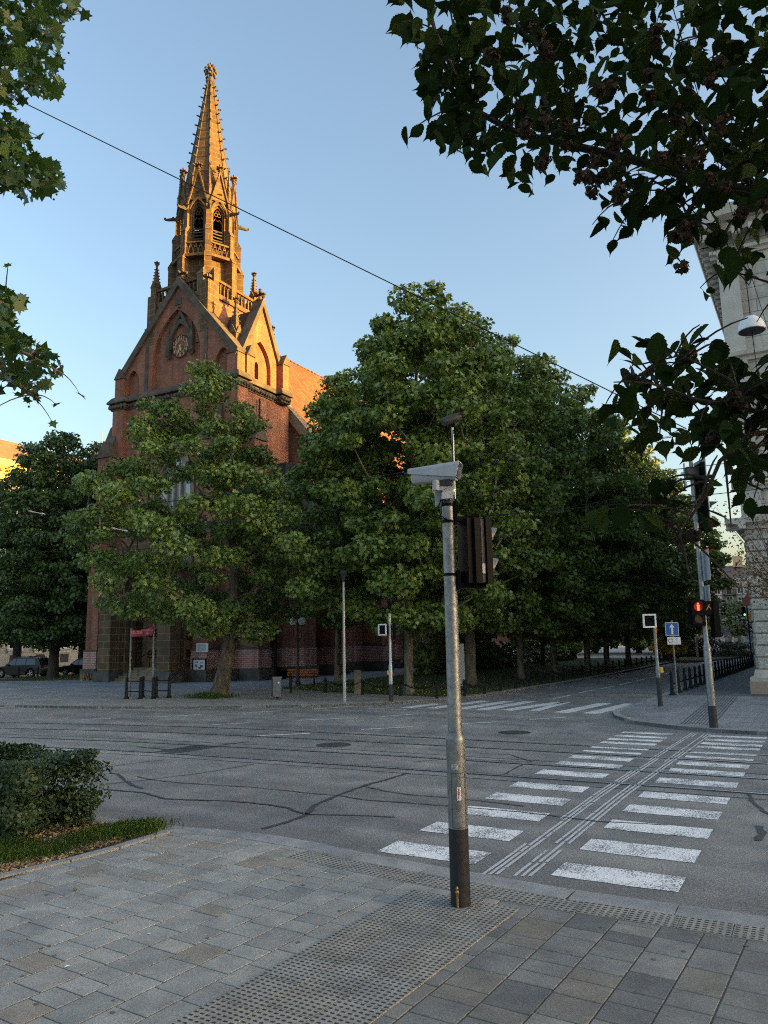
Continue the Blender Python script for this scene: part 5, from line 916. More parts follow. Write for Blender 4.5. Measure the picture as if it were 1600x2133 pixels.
# ------------------------------------------------------------------ street furniture (local x = along the picture plane, y = away)
RZ = -YAW
def T(name, label, cat, base, group=None): return thing(name, label, cat, base, RZ, group)
def cyl(mb, x, y, z0, z1, r0, r1=None, n=12): return mb.lathe([(r0, z0), (r1 if r1 is not None else r0, z1)], n, (x, y, 0))
def visor(mb, c, d, r, l, n=12):                     # open half-tube hood over a signal lens
    c = np.array(c, float); d = np.array(d, float); d /= np.linalg.norm(d); s_ = np.cross(d, (0, 0, 1.)); s_ /= np.linalg.norm(s_); up = np.cross(s_, d); v = []; f = []
    for i in range(n+1):
        a = math.pi*(-.12+1.24*i/n); e = s_*math.cos(a)+up*math.sin(a); ll = l*(.35+.65*max(0, math.sin(max(0, min(math.pi, a)))))
        v += [c+e*r, c+e*r*.97+d*ll, c+e*(r-.006), c+e*(r*.97-.006)+d*ll]
    for i in range(n): k = 4*i; f += [(k, k+4, k+5, k+1), (k+2, k+3, k+7, k+6), (k+1, k+5, k+7, k+3)]
    return mb.add(v, f)
def disc(mb, c, d, r, th=.01, n=16):
    c = np.array(c, float); d = np.array(d, float); d /= np.linalg.norm(d); s_ = np.cross(d, (0, 0, 1.)); s_ /= np.linalg.norm(s_); up = np.cross(s_, d)
    return mb.extr([(r*math.cos(a), r*math.sin(a)) for a in np.linspace(0, 2*math.pi, n+1)[:-1]], c, s_, up, d*th)
Z = np.array([0, 0, 1.])
# near pole with the camera housing
t = T('camera_pole', 'galvanised signal pole in the foreground with camera housing on top and black base', 'signal pole', gp(960, 1886, NZ))
cyl(MB(), 0, 0, -.05, .645, .088, .087, 28).build('base_sleeve', plain('dark_pole_sleeve', (.028, .029, .032), .65, 0, var=.35, scale=14, spec=.25), t, smooth=True)
MB().lathe([(.0865, .645), (.0865, 1.385), (.085, 1.41), (.066, 1.45), (.064, 1.46), (.058, 3.78)], 28).build('pole', M['galv'], t, smooth=True)
def patch(r, a0, a1, z0, z1, n=8, c=(0, 0)):
    m = MB(); v = []; 
    for i in range(n+1): a = a0+(a1-a0)*i/n; v += [(c[0]+r*math.cos(a), c[1]+r*math.sin(a), z0), (c[0]+r*math.cos(a), c[1]+r*math.sin(a), z1)]
    return m.add(v, [(2*i, 2*i+2, 2*i+3, 2*i+1) for i in range(n)])
dm = patch(.0883, rad(-128), rad(-42), .66, 1.12, 10).build('service_door', M['galv'], t)
mb = MB()
for a in (-128, -42): mb.tube([(.0885*math.cos(rad(a)), .0885*math.sin(rad(a)), z) for z in (.66, 1.12)], .003, 4)
for z in (.66, 1.12): mb.tube([(.0885*math.cos(rad(a)), .0885*math.sin(rad(a)), z) for a in range(-128, -41, 8)], .003, 4)
mb.build('door_seam', M['seal'], dm)
st = patch(.0892, rad(-96), rad(-72), .89, 1.0, 4).build('warning_sticker', M['white'], t); mb = MB()
for pl in ([(-.004, .05), (.004, .045), (.001, .012), (.007, .014), (-.001, -.03), (.004, -.028), (-.004, -.05), (-.009, -.028), (-.004, -.03), (-.006, -.004), (-.01, -.006)],): mb.extr(pl, (.0092, -.0905, .945), (1, .1, 0), (0, 0, 1), (0, -.001, 0))
mb.build('lightning_mark', M['red'], st); lb2 = patch(.0882, rad(-125), rad(-85), 1.15, 1.195, 5).build('maker_label', M['lgrey'], t); mb = MB()
for i in range(3): mb.add(patch(.0887, rad(-120+i*3), rad(-100+i*4), 1.157+i*.012, 1.162+i*.012, 4).v, [(2*i2, 2*i2+2, 2*i2+3, 2*i2+1) for i2 in range(4)])
mb.build('label_print', M['ink'], lb2)
mb = MB()
for z in (2.885, 3.385, 3.545): mb.lathe([(.064, z-.012), (.067, z-.012), (.067, z+.012), (.064, z+.012)], 20)
mb.build('clamp_band', M['black'], t); MB().lathe([(.062, 3.55), (.063, 3.55), (.063, 3.64), (.062, 3.64)], 20).build('marking_tape', M['dgrey'], t)
m2 = MB(); m2.text('p1.1', .03, (0, -.0645, 3.595), (1, 0, 0), (0, 0, 1)); m2.build('tape_lettering', M['white'], t)
cyl(MB(), 0, 0, 3.78, 3.80, .06, .05, 20).build('pole_cap', M['dgrey'], t)
mb = MB(); mb.tube([(-.06, -.03, 3.6), (-.11, -.05, 3.5), (-.1, -.05, 3.42), (-.04, -.06, 3.4)], .006, 5); mb.tube([(-.06, -.03, 3.62), (-.09, -.04, 3.52), (-.075, -.05, 3.44), (-.03, -.06, 3.4)], .005, 5); mb.lathe([(.015, 0), (.015, .01)], 8, (-.03, -.062, 3.4)); mb.build('cable', M['black'], t)
mb = MB(); mb.lathe([(.011, 0), (.011, .07), (.014, .075), (.018, .09), (.01, .11), (.014, .12), (.008, .14)], 10, (-.035, -.083, .04)); mb.tube([(-.035, -.083, -.04), (-.035, -.083, .05)], .009, 6); mb.build('ground_bolt', M['copperb'], t)
# pedestrian signal seen from behind its side
fd = np.array([.93, .37, 0]); fd /= np.linalg.norm(fd); sd_ = np.array([-fd[1], fd[0], 0]); hc = np.array([.255, .03, 3.1])
mb = MB(); mb.obox(hc, fd*.085, sd_*.125, Z*.305); mb.obox(hc+fd*.06, fd*.03, sd_*.15, Z*.31); mb.obox(hc-fd*.11, fd*.03, sd_*.1, Z*.3)
for q in (-1, 1): mb.obox(hc-fd*.06+sd_*q*.128, fd*.02, sd_*.006, Z*.3)
hd = mb.build('signal_head', M['black'], t); mb = MB()
for zz in (.14, -.155): visor(mb, hc+fd*.09+Z*zz, fd, .1, .13)
mb.build('visor', plain('visor_grey', (.13, .132, .135), .4), hd); mb = MB()
for zz in (.14, -.155): disc(mb, hc+fd*.091+Z*zz, fd, .098, .004)
mb.build('lens', M['dglass'], hd)
m2 = MB(); m2.obox(hc-sd_*.1265+fd*.005, fd*.018, sd_*.002, Z*.295); m2.build('side_strip', M['dgrey'], hd)  # thin dark grey strip down the black side panel
m2 = MB(); m2.obox(hc-sd_*.129+fd*.005-Z*.17, fd*.016, sd_*.001, Z*.045); m2.build('warning_label', M['lgrey'], hd); m2 = MB(); m2.extr([(-.011, 0), (.011, 0), (0, .02)], hc-sd_*.131+fd*.005-Z*.17, fd, Z, -sd_*.0008); m2.build('warning_triangle', M['yellow'], hd)
mb = MB(); mb.obox((.16, .01, 3.41), (.11, .015, 0), (0, .035, 0), Z*.022); mb.obox((.25, .03, 3.42), (.04, 0, 0), (0, .05, 0), Z*.035); mb.obox((.068, 0, 3.47), (.012, 0, 0), (0, .05, 0), Z*.11); mb.build('bracket', M['black'], t); mb = MB(); mb.obox((.17, .01, 2.775), (.12, .015, 0), (0, .035, 0), Z*.02); mb.obox((.28, .03, 2.785), (.05, 0, 0), (0, .05, 0), Z*.03)
mb.obox((.075, 0, 2.83), (.014, 0, 0), (0, .05, 0), Z*.09); mb.build('bracket', M['black'], t)
# camera housing
ax = np.array([.93, -.36, .0]); ax /= np.linalg.norm(ax); sx = np.array([.36, .93, 0]); cc = np.array([-.12, -.05, 3.825])
sec = lambda w, h: [(-w, -h*.6), (-w*.7, -h), (w*.7, -h), (w, -h*.6), (w, h*.8), (w*.9, h), (-w*.9, h), (-w, h*.8)]
bd_ = MB().extr(sec(.058, .062), cc-ax*.22, sx, Z, ax*.43).build('camera_housing', M['lgrey'], t, smooth=True)
mb = MB()
for (w, zlo, zhi) in ((.074, -.02, .085),):
    pts = [(-w, zlo), (-w, zhi*.65), (-w*.8, zhi), (w*.8, zhi), (w, zhi*.65), (w, zlo), (w-.006, zlo), (w-.006, zhi*.6), (w*.78, zhi-.008), (-w*.78, zhi-.008), (-w+.006, zhi*.6), (-w+.006, zlo)]
    o = cc-ax*.25; n = len(pts); v = [o+sx*a*.92+Z*(b2*.5+.035) for a, b2 in pts]+[cc+ax*(.225+.03*(b2 > .04))+sx*a+Z*(b2*1.1+.012-(.035 if b2 < 0 else 0)) for a, b2 in pts]
    mb.add(v, [tuple(range(n))[::-1], tuple(range(n, 2*n))]+[(i, (i+1) % n, n+(i+1) % n, n+i) for i in range(n)])
mb.build('sunshield', M['lgrey'], bd_); m2 = MB(); m2.extr([(-.048, -.05), (.048, -.05), (.048, .05), (-.048, .05)], cc+ax*.211, sx, Z, ax*.004); m2.build('lens_window', M['dglass'], bd_)
m2 = MB(); m2.obox(cc+ax*.1-Z*.085, ax*.06, sx*.045, Z*.03); m2.obox(cc+ax*.162-Z*.085, ax*.004, sx*.04, Z*.022); m2.build('infrared_lamp', M['dgrey'], bd_); MB().obox(cc+ax*.02+Z*.092, ax*.05, sx*.03, Z*.006).build('top_rib', M['lgrey'], bd_)
mb = MB(); mb.obox((-.005, -.07, 3.68), (.05, .0, 0), (0, .02, 0), Z*.085); mb.obox((-.05, -.09, 3.7), (.07, -.01, .02), (0, .025, 0), Z*.022); mb.lathe([(.035, 0), (.035, .09), (.02, .1)], 12, (-.115, -.1, 3.67)); mb.obox((-.03, -.06, 3.62), (.035, 0, 0), (0, .05, 0), Z*.03)
mb.box(-.12, -.05, -.02, .05, 3.54, 3.8); mb.build('camera_bracket', M['lgrey'], t)
mb = MB(); mb.tube([(.075, .07, 3.62), (.075, .07, 4.33)], .011, 8); mb.obox((.04, .05, 3.7), (.04, .02, 0), (0, .01, 0), Z*.012); mk = mb.build('slim_mast', M['silver'], t); MB().tube([(.06, .06, 3.8), (.062, .055, 4.1), (.08, .058, 4.3)], .005, 5).build('mast_cable', M['black'], mk)
sa = np.array([-.82, -.3, -.34]); sa /= np.linalg.norm(sa); mb = MB(); o = np.array([.07, .06, 4.405]); mb.tube([o-sa*.09, o+sa*.05, o+sa*.11], [.045, .048, .03], 12); q = mb.build('small_camera', M['dgrey'], t, smooth=True); mb = MB(); mb.obox(o-Z*.05, (.02, 0, 0), (0, .02, 0), Z*.025); mb.obox(o-sa*.1+Z*.012, sa*.02, np.array([.0, .05, 0]), Z*.006); mb.build('swivel', M['black'], q)
# right signal pole
t = T('traffic_signal_pole', 'tall grey signal pole on the right pavement showing a red walker', 'signal pole', gp(1487, 1516, FZ))
cyl(MB(), 0, 0, -.05, .52, .098, .096, 20).build('base_sleeve', M['dgrey'], t, smooth=True); MB().lathe([(.094, .52), (.09, 1.95), (.064, 2.03), (.058, 5.1), (.076, 5.1), (.076, 5.25), (.054, 5.27), (.05, 6.75)], 20).build('pole', M['galv'], t, smooth=True)
mb = MB(); mb.box(-.36, -.04, -.16, .1, 2.48, 3.06); mb.box(-.39, -.01, -.11, -.08, 2.45, 3.09); hd = mb.build('pedestrian_signal', M['black'], t); mb = MB()
for zz in (2.92, 2.62): visor(mb, (-.2, -.16, zz), (-.1, -1, 0), .115, .12)
mb.build('visor', M['dgrey'], hd); mb = MB(); disc(mb, (-.2, -.165, 2.62), (0, -1, 0), .11, .004); mb.build('lens', M['dglass'], hd)
mb = MB(); w0 = (-.2, -.176, 2.92); disc(mb, (w0[0], w0[1], w0[2]+.072), (0, -1, 0), .02); mb.extr([(-.032, .045), (.032, .045), (.026, -.02), (.022, -.1), (.004, -.1), (0, -.03), (-.004, -.1), (-.022, -.1), (-.026, -.02)], w0, (1, 0, 0), (0, 0, 1), (0, -.006, 0)); mb.build('red_walker', M['led'], hd)
mb = MB(); disc(mb, (-.2, -.165, 2.92), (0, -1, 0), .11, .003); mb.build('red_lens_glow', emis('lens_glow', (.25, .006, .004), .1), hd)
mb = MB(); mb.box(-.03, .2, -.1, .1, 2.72, 3.05); q = mb.build('signal_back', M['black'], t); mb = MB(); mb.obox((.07, -.105, 2.9), (.045, 0, .07), (0, .003, 0), (.008, 0, -.005)); mb.obox((.11, -.105, 2.9), (.035, 0, -.05), (0, .003, 0), (.006, 0, .006)); mb.build('orange_mark', M['orangel'], q)
mb = MB(); mb.box(.19, .33, -.13, .13, 2.16, 3.04); hd = mb.build('vehicle_signal', M['black'], t); mb = MB()
for zz in (2.9, 2.6, 2.3): visor(mb, (.33, 0, zz), (1, -.25, 0), .105, .2)
mb.build('visor', M['dgrey'], hd); mb = MB(); disc(mb, (.335, 0, 2.9), (1, -.25, 0), .1, .004); mb.build('red_lens', M['led2'], hd); mb = MB()
for zz in (2.6, 2.3): disc(mb, (.335, 0, zz), (1, -.25, 0), .1, .004)
mb.build('dark_lens', M['dglass'], hd)
mb = MB(); mb.box(.08, .3, -.12, .12, 5.25, 6.35); mb.obox((.19, .0, 5.8), (.015, 0, 0), (0, .32, 0), Z*.75); hd = mb.build('high_signal', M['black'], t); mb = MB()
for zz in (5.45, 5.8, 6.15): visor(mb, (.3, 0, zz), (1, -.2, -.05), .13, .28)
mb.build('visor', M['dgrey'], hd); MB().obox((.22, -.0, 5.85), (.01, 0, 0), (0, .36, 0), Z*.8).build('backboard_edge', M['silver'], hd)
mb = MB(); mb.obox((-.03, -.05, 6.3), (.16, .02, 0), (0, .12, 0), Z*.15); q = mb.build('detector_camera', M['dgrey'], t); mb = MB(); mb.obox((-.2, -.05, 6.25), (.012, 0, 0), (0, .03, 0), Z*.32); mb.lathe([(.06, 0), (.05, .08)], 10, (-.25, -.05, 6.25)); mb.build('bracket', M['silver'], q)
mb = MB(); mb.obox((.14, -.0, 3.95), (.03, .33, 0), (.004, 0, 0), Z*.38); q = mb.build('side_sign_plate', M['lgrey'], t); MB().obox((.11, -.335, 4.3), (.01, .012, 0), (.005, 0, 0), Z*.04).build('sign_rim', M['red'], q); MB().obox((.13, 0, 3.25), (.03, .22, 0), (.004, 0, 0), Z*.2).build('lower_plate', M['lgrey'], q)
# short pole with white framed signal
t = T('crossing_signal_pole', 'short grey signal pole with white framed dark signal and yellow button box', 'signal pole', gp(1376, 1471, FZ))
cyl(MB(), 0, 0, -.05, .9, .075, .075, 16).build('base_sleeve', M['dgrey'], t, smooth=True); MB().lathe([(.075, .9), (.073, 1.22), (.055, 1.26), (.05, 2.55)], 16).build('pole', M['galv'], t, smooth=True)
hx = -.17; mb = MB(); mb.box(hx-.16, hx+.16, -.05, .2, 2.52, 2.88); hd = mb.build('signal_head', M['black'], t); mb = MB()
for s_ in (-1, 1): mb.bbox(hx+s_*.19-.028, hx+s_*.19+.028, -.09, -.04, 2.48, 2.92, .008); mb.bbox(hx-.17, hx+.17, -.09, -.04, 2.7+s_*.195-.028, 2.7+s_*.195+.028, .008)
mb.build('white_frame', M['white'], hd); mb = MB(); visor(mb, (hx, -.06, 2.7), (0, -1, 0), .12, .1); mb.build('visor', M['dgrey'], hd); MB().box(-.02, .05, -.06, 0, 2.3, 2.46).build('orange_reflector', M['orangel'], t); MB().bbox(.05, .16, -.08, .05, 1.03, 1.22, .03).build('push_button', M['yellow'], t)
# pole across the road with half hidden white frame
t = T('far_signal_pole', 'slim silver signal pole with white edged signal and black side signal by the lawn', 'signal pole', gp(815, 1461, FZ))
cyl(MB(), 0, 0, -.05, .62, .078, .078, 16).build('base_sleeve', M['dgrey'], t, smooth=True); MB().lathe([(.075, .62), (.073, 1.3), (.055, 1.34), (.05, 3.22)], 16).build('pole', M['silver'], t, smooth=True)
fd = np.array([-.55, -.83, 0]); sdd = np.array([.83, -.55, 0]); hc = np.array([-.22, 0, 2.62]); mb = MB(); mb.obox(hc, fd*.1, sdd*.13, Z*.17); hd = mb.build('signal_head', M['black'], t); mb = MB()
for s_ in (-1, 1): mb.obox(hc+fd*.12+sdd*s_*.16, fd*.012, sdd*.025, Z*.2); mb.obox(hc+fd*.12+Z*s_*.19, fd*.012, sdd*.16, Z*.025)
mb.build('white_frame', M['white'], hd); mb = MB(); mb.box(.1, .22, -.12, .12, 2.28, 2.86); q = mb.build('side_signal', M['black'], t); mb = MB(); [visor(mb, (.22, 0, zz), (1, -.2, 0), .1, .22) for zz in (2.72, 2.42)]; mb.build('visor', M['dgrey'], q); MB().box(-.12, -.07, -.06, .06, .98, 1.12).build('push_button', M['yellow'], t)
# blue one-way sign
t = T('one_way_sign', 'blue sign with white upward arrow on a thin pole beside the bollards', 'road sign', gp(1412, 1450, FZ))
cyl(MB(), 0, .03, -.05, 2.78, .032, .032, 10).build('pole', M['galv'], t, smooth=True); pl = MB().bbox(-.27, .23, -.012, .0, 2.2, 2.7, .004).build('plate', M['white'], t); MB().box(-.25, .21, -.016, -.0125, 2.22, 2.68).build('blue_face', M['sign_blue'], pl)
MB().extr([(-.035, -.19), (.035, -.19), (.035, .06), (.1, .06), (0, .19), (-.1, .06), (-.035, .06)], (-.02, -.017, 2.45), (1, 0, 0), (0, 0, 1), (0, -.002, 0)).build('arrow', M['white'], pl)
sp2 = MB().bbox(-.23, .27, -.012, 0, 1.88, 2.16, .004).build('lower_plate', M['white'], t); mb = MB(); mb.tube([(-.1+.085*math.cos(a), -.016, 2.02+.075*math.sin(a)) for a in np.linspace(.2, 6.1, 18)], .011, 5); mb.text('1', .22, (.13, -.0145, 2.02), (1, 0, 0), (0, 0, 1)); mb.build('plate_symbols', M['ink'], sp2)
# lamps
t = T('slim_lamp_post', 'tall thin silver lamp post at the kerb before the lawn', 'lamp post', gp(718, 1461, FZ)); MB().lathe([(.065, -.05), (.06, 1.2), (.042, 4.5)], 12).build('pole', M['silver'], t, smooth=True); MB().lathe([(.05, 4.45), (.06, 4.55), (.13, 4.78), (.15, 4.82), (.15, 4.86), (.05, 4.92)], 14).build('lamp_head', M['dgrey'], t, smooth=True)
t = T('globe_lamp', 'twin globe lamp post by the bench in front of the church wall', 'lamp post', gp(620, 1434, FZ)); MB().lathe([(.14, -.05), (.14, .35), (.1, .4), (.09, .95), (.05, 1.0), (.045, 2.9), (.06, 2.95), (.06, 3.2), (.02, 3.25)], 12).build('pole', M['dgrey'], t, smooth=True)
for s_ in (-1, 1): mb = MB(); mb.tube([(0, 0, 2.45), (s_*.12, 0, 2.35), (s_*.2, 0, 2.5), (s_*.21, 0, 3.0)], .02, 6); mb.lathe([(.05, 0), (.09, .06)], 10, (s_*.21, 0, 2.98)); mb.build('bracket', M['dgrey'], t)
mb = MB()
for s_ in (-1, 1): g2 = MB(); g2.lathe([(.2*math.sin(a), .2-.2*math.cos(a)) for a in np.linspace(.25, math.pi, 12)], 16, (s_*.21, 0, 3.02)); g2.build('globe', M['globe'], t, smooth=True)
LAMPC = c = at(1565, 676, 18.6); t = thing('hanging_lamp', 'white dome lamp hanging on a wire before the corner building', 'lamp', c, RZ)
MB().lathe([(.29, -.16), (.3, -.15), (.28, -.02), (.22, .1), (.12, .18), (.03, .21)], 24).build('dome', M['white'], t, smooth=True); MB().lathe([(.28, -.17), (.28, -.15)], 24).build('diffuser', M['dgrey'], t); MB().tube([(0, 0, .2), (0, 0, .35), (-.02, 0, 1.9)], .012, 6).tube([(0, 0, -.15), (.02, 0, -.9), (.05, 0, -2.2)], .01, 5).build('suspension_cable', M['iron'], t)
# waste bin, bench, posts
t = T('waste_bin', 'grey metal waste bin on the plaza right of the leaning tree', 'waste bin', gp(575, 1457, FZ)); MB().bbox(-.14, .22, -.16, .16, .1, .88, .02).build('body', M['dgrey'], t).data.materials[0] = plain('bin_grey', (.16, .165, .17), .5, .2); MB().box(.02, .1, -.06, .06, -.02, .11).build('foot', M['iron'], t); MB().box(-.155, -.1, -.165, .165, .12, .86).build('side_post', M['dgrey'], t); m2 = MB(); disc(m2, (.13, -.161, .66), (0, -1, 0), .035); m2.build('round_badge', M['white'], t)
t = T('park_bench', 'orange-brown slatted bench with black iron legs under the globe lamp', 'bench', gp(629, 1432, FZ)); mb = MB()
for i in range(4): mb.box(-.75, .75, -.2+i*.12, -.11+i*.12, .43, .46)
mb.build('seat', M['bwood'], t); mb = MB()
for i in range(3): mb.box(-.75, .75, .3, .33, .55+i*.12, .64+i*.12)
mb.build('backrest', M['bwood'], t)
for s_ in (-1, 1): m2 = MB(); m2.tube([(s_*.6, -.22, 0), (s_*.6, -.16, .3), (s_*.6, -.2, .43)], .022, 5); m2.tube([(s_*.6, .34, 0), (s_*.6, .26, .25), (s_*.6, .27, .45), (s_*.6, .35, .95)], .022, 5); m2.tube([(s_*.6, -.2, .42), (s_*.6, .28, .42)], .02, 5); m2.tube([(s_*.6, -.2, .43), (s_*.6, -.18, .66), (s_*.6, .3, .68)], .018, 5); m2.build('leg', M['iron'], t)
t = T('stone_marker', 'squat tan stone marker post on the lawn edge behind the chain', 'stone post', gp(746, 1444, FZ)); MB().bbox(-.15, .15, -.14, .14, -.05, .98, .02).build('stone', M['trim'], t); MB().bbox(-.17, .17, -.16, .16, -.05, .22, .02).build('foot', M['trim'], t); MB().box(-.03, .03, -.143, -.138, .78, .88).build('inscription', M['ink'], t)
t = T('info_pillar', 'pale grey upright pillar on the lawn right behind the camera pole', 'pillar', gp(963, 1432, FZ)); MB().bbox(-.14, .14, -.06, .06, -.05, 2.0, .015).build('slab', M['lgrey'], t); MB().box(-.16, .16, -.09, .09, -.05, .08).build('foot', M['dgrey'], t)
def sagchain(mb, a, b, sag, n=14, r=.018):
    a, b = np.array(a), np.array(b); P = [a+(b-a)*q-Z*sag*4*q*(1-q) for q in np.linspace(0, 1, n)]
    for i, (p, q) in enumerate(zip(P[:-1], P[1:])):
        d = (q-p)*.62; c = (p+q)/2; s_ = np.cross(d, Z); s_ = s_/(np.linalg.norm(s_)+1e-9)*.02; u = np.cross(s_, d); u = u/(np.linalg.norm(u)+1e-9)*.02; w = s_ if i % 2 else u
        mb.tube([c-d, c-d*.5+w, c+d*.5+w, c+d], r*.55, 4, False); mb.tube([c-d, c-d*.5-w, c+d*.5-w, c+d], r*.55, 4, False)
    return mb
ORD = 'first second third fourth fifth sixth seventh eighth ninth tenth eleventh twelfth thirteenth fourteenth fifteenth sixteenth seventeenth eighteenth nineteenth twentieth twenty-first twenty-second twenty-third twenty-fourth twenty-fifth twenty-sixth twenty-seventh twenty-eighth twenty-ninth thirtieth'.split()
def bollard(label, c, group):
    t = thing('bollard', label, 'bollard', c, 0, group)
    MB().lathe([(.105, -.03), (.105, .05), (.08, .09), (.068, .15), (.052, .5), (.066, .54), (.052, .58), (.045, .74), (.062, .76), (.062, .79), (.038, .82), (.045, .85), (.022, .88)], 8).build('post', M['iron'], t); MB().lathe([(.12, -.03), (.12, .035), (.1, .05)], 12).build('foot', M['iron'], t); return t
ys = np.array([32.16, 33.54, 34.95, 36.2, 37.5, 38.75, 40, 41.25, 42.45, 43.6, 44.7, 45.8, 46.9, 48, 49.1, 50.3, 51.5, 52.75, 54, 55.2, 56.4, 57.6, 58.8, 60, 61.2])*.9635
G_ = 'black bollards joined by chains along the right pavement'; proto = None
for i, y in enumerate(ys):
    x = (-5.32+(y/.9635-32.16)*.029)*.9635; lab = 'black chained bollard nearest the blue sign, at the near end of its row' if i == 0 else f'{ORD[i]} black bollard in the chained pavement row, counted from the blue sign'
    if proto is None: proto = bollard(lab, (x, y, FZ), G_); c = proto
    else: c = dup(proto, (x, y, FZ), 0, lab, G_)
    if i < len(ys)-1: sagchain(MB(), (0, 0, .56), ((ys[i+1]-y)*.029, ys[i+1]-y, .56), .17).build('chain', M['iron'], c)
def post(label, c, group):
    t = thing('chain_post', label, 'post', c, 0, group); MB().lathe([(.06, -.05), (.055, .5), (.07, .52), (.07, .58), (.04, .62), (.03, .66)], 8).build('post', M['iron'], t); return t
pp = [gp(*p, FZ) for p in ((606, 1443), (678, 1443), (755, 1447), (834, 1450), (910, 1455), (968, 1451))]+[np.array([-12.15+.006*(y-30), y, FZ]) for y in np.arange(29.6, 77, 1.8)]
G_ = 'black posts and chains round the church lawn'; proto = None
for i, p in enumerate(pp):
    lab = f'{ORD[i]} black chain post round the lawn, counted from the bench' if i < 30 else f'far black chain post round the lawn, {ORD[i-30]} beyond the thirtieth'
    if proto is None: proto = post(lab, p, G_); c = proto
    else: c = dup(proto, p, 0, lab, G_)
    if i < 14: sagchain(MB(), (0, 0, .55), tuple(pp[i+1]-p+np.array([0, 0, .55])), .22, 18).build('chain', M['iron'], c)
for i, (px, py, tx, nm) in enumerate(((38, 1414, 0, 'second'), (78, 1413, 0, 'third'), (117, 1411, 0, 'first'), (152, 1411, 0, 'fourth'))):
    lab = {'first': 'thin black post on the left lawn just right of the thick tree trunk', 'second': 'thin black post on the left lawn in front of the SUV bonnet', 'third': 'thin black post on the left lawn in front of the SUV rear', 'fourth': 'thin black post on the left lawn nearest the church'}[nm]
    c = gp(px, py, FZ); dup(proto, (c[0], c[1], FZ+.15), 0, lab, 'black posts on the left lawn')
# hoop barriers, flag poles and banner
G_ = 'black hoop barriers before the church door'
for k, (a, b2, lab) in enumerate(((( 263, 1456), (292, 1456), 'black two-rail barrier furthest left, before the church steps'), ((297, 1453), (319, 1456), 'middle black two-rail barrier before the church steps'), ((325, 1454), (352, 1454), 'black two-rail barrier nearest the leaning tree'))):
    p, q = gp(*a, FZ), gp(*b2, FZ); t = thing('hoop_barrier', lab, 'barrier', p, 0, G_); d = q-p
    for e in (np.zeros(3), d): MB().lathe([(.11, -.02), (.11, .06), (.07, .1), (.06, .72), (.08, .75), (.06, .78), (.07, .84), (.03, .9)], 8, tuple(e)).build('post', M['iron'], t)
    MB().tube([Z*.72, d+Z*.72], .025, 6).tube([Z*.3, d+Z*.3], .025, 6).build('rail', M['iron'], t)
fp = [gp(269, 1451, FZ), gp(317, 1452, FZ)]
for p, h, lab in zip(fp, (2.95, 4.1), ('shorter grey flag pole holding the left end of the red banner', 'taller grey flag pole holding the right end of the red banner')):
    t = thing('flag_pole', lab, 'flag pole', p, 0, 'flag poles before the church'); MB().lathe([(.055, -.05), (.045, h)], 10).build('pole', M['galv'], t, smooth=True); MB().lathe([(.09, -.03), (.09, .03), (.06, .08)], 10).build('foot', M['galv'], t)
d = fp[1]-fp[0]; Ld = np.linalg.norm(d); ud = d/Ld; nd = np.array([ud[1], -ud[0], 0]); t = thing('banner', 'red banner with yellow lettering stretched between the two flag poles', 'banner', fp[0]+Z*2.75)
v = []; n = 14
def bpos(q, s_): return ud*Ld*q*1.03-ud*.02+nd*(.05*math.sin(q*9)+.03)+Z*(s_*.17*(1-.2*math.sin(q*3.1))+.1*q-.07*math.sin(q*3.14))
for i in range(n+1): v += [bpos(i/n, -1), bpos(i/n, 1)]
MB().add(v+[p-nd*.006 for p in v], [(2*i, 2*i+2, 2*i+3, 2*i+1) for i in range(n)]+[(2*n+2+2*i, 2*n+2+2*i+1, 2*n+2+2*i+3, 2*n+2+2*i+2) for i in range(n)]).build('cloth', M['banner'], t)
mb = MB(); mb.text('7.05.2026', .17, bpos(.3, .25)+nd*.045, ud, Z); mb.text('NOC KOSTELU', .1, bpos(.76, .45)+nd*.05, ud, Z); mb.build('lettering', M['bannert'], t); mb = MB(); mb.text('www', .07, bpos(.78, -.45)+nd*.05, ud, Z); mb.build('small_lettering', M['white'], t)
p, q = onY(333, 1388, 34.2), onY(340, 1356, 34.2); t = thing('poster_stand', 'white framed A-board poster standing on the church steps', 'poster stand', (p[0], 34.2, .9)); mb = MB()
for s_ in (-.24, .24): mb.tube([(s_, 0, 0), (s_*.9, .22, 1.0)], .025, 5); mb.tube([(s_, .5, 0), (s_*.9, .22, 1.0)], .02, 5)
mb.tube([(-.22, .22, 1.0), (.22, .22, 1.0)], .025, 5); mb.tube([(-.23, .08, .33), (.23, .08, .33)], .02, 5); mb.build('frame', M['white'], t); MB().add([(-.2, .07, .34), (.2, .07, .34), (.19, .21, .97), (-.19, .21, .97)], [(0, 1, 2, 3)]).build('poster', M['paper'], t); MB().add([(-.15, .125, .62), (.15, .125, .62), (.15, .165, .8), (-.15, .165, .8)], [(0, 1, 2, 3)]).build('poster_picture', M['banner'], t)
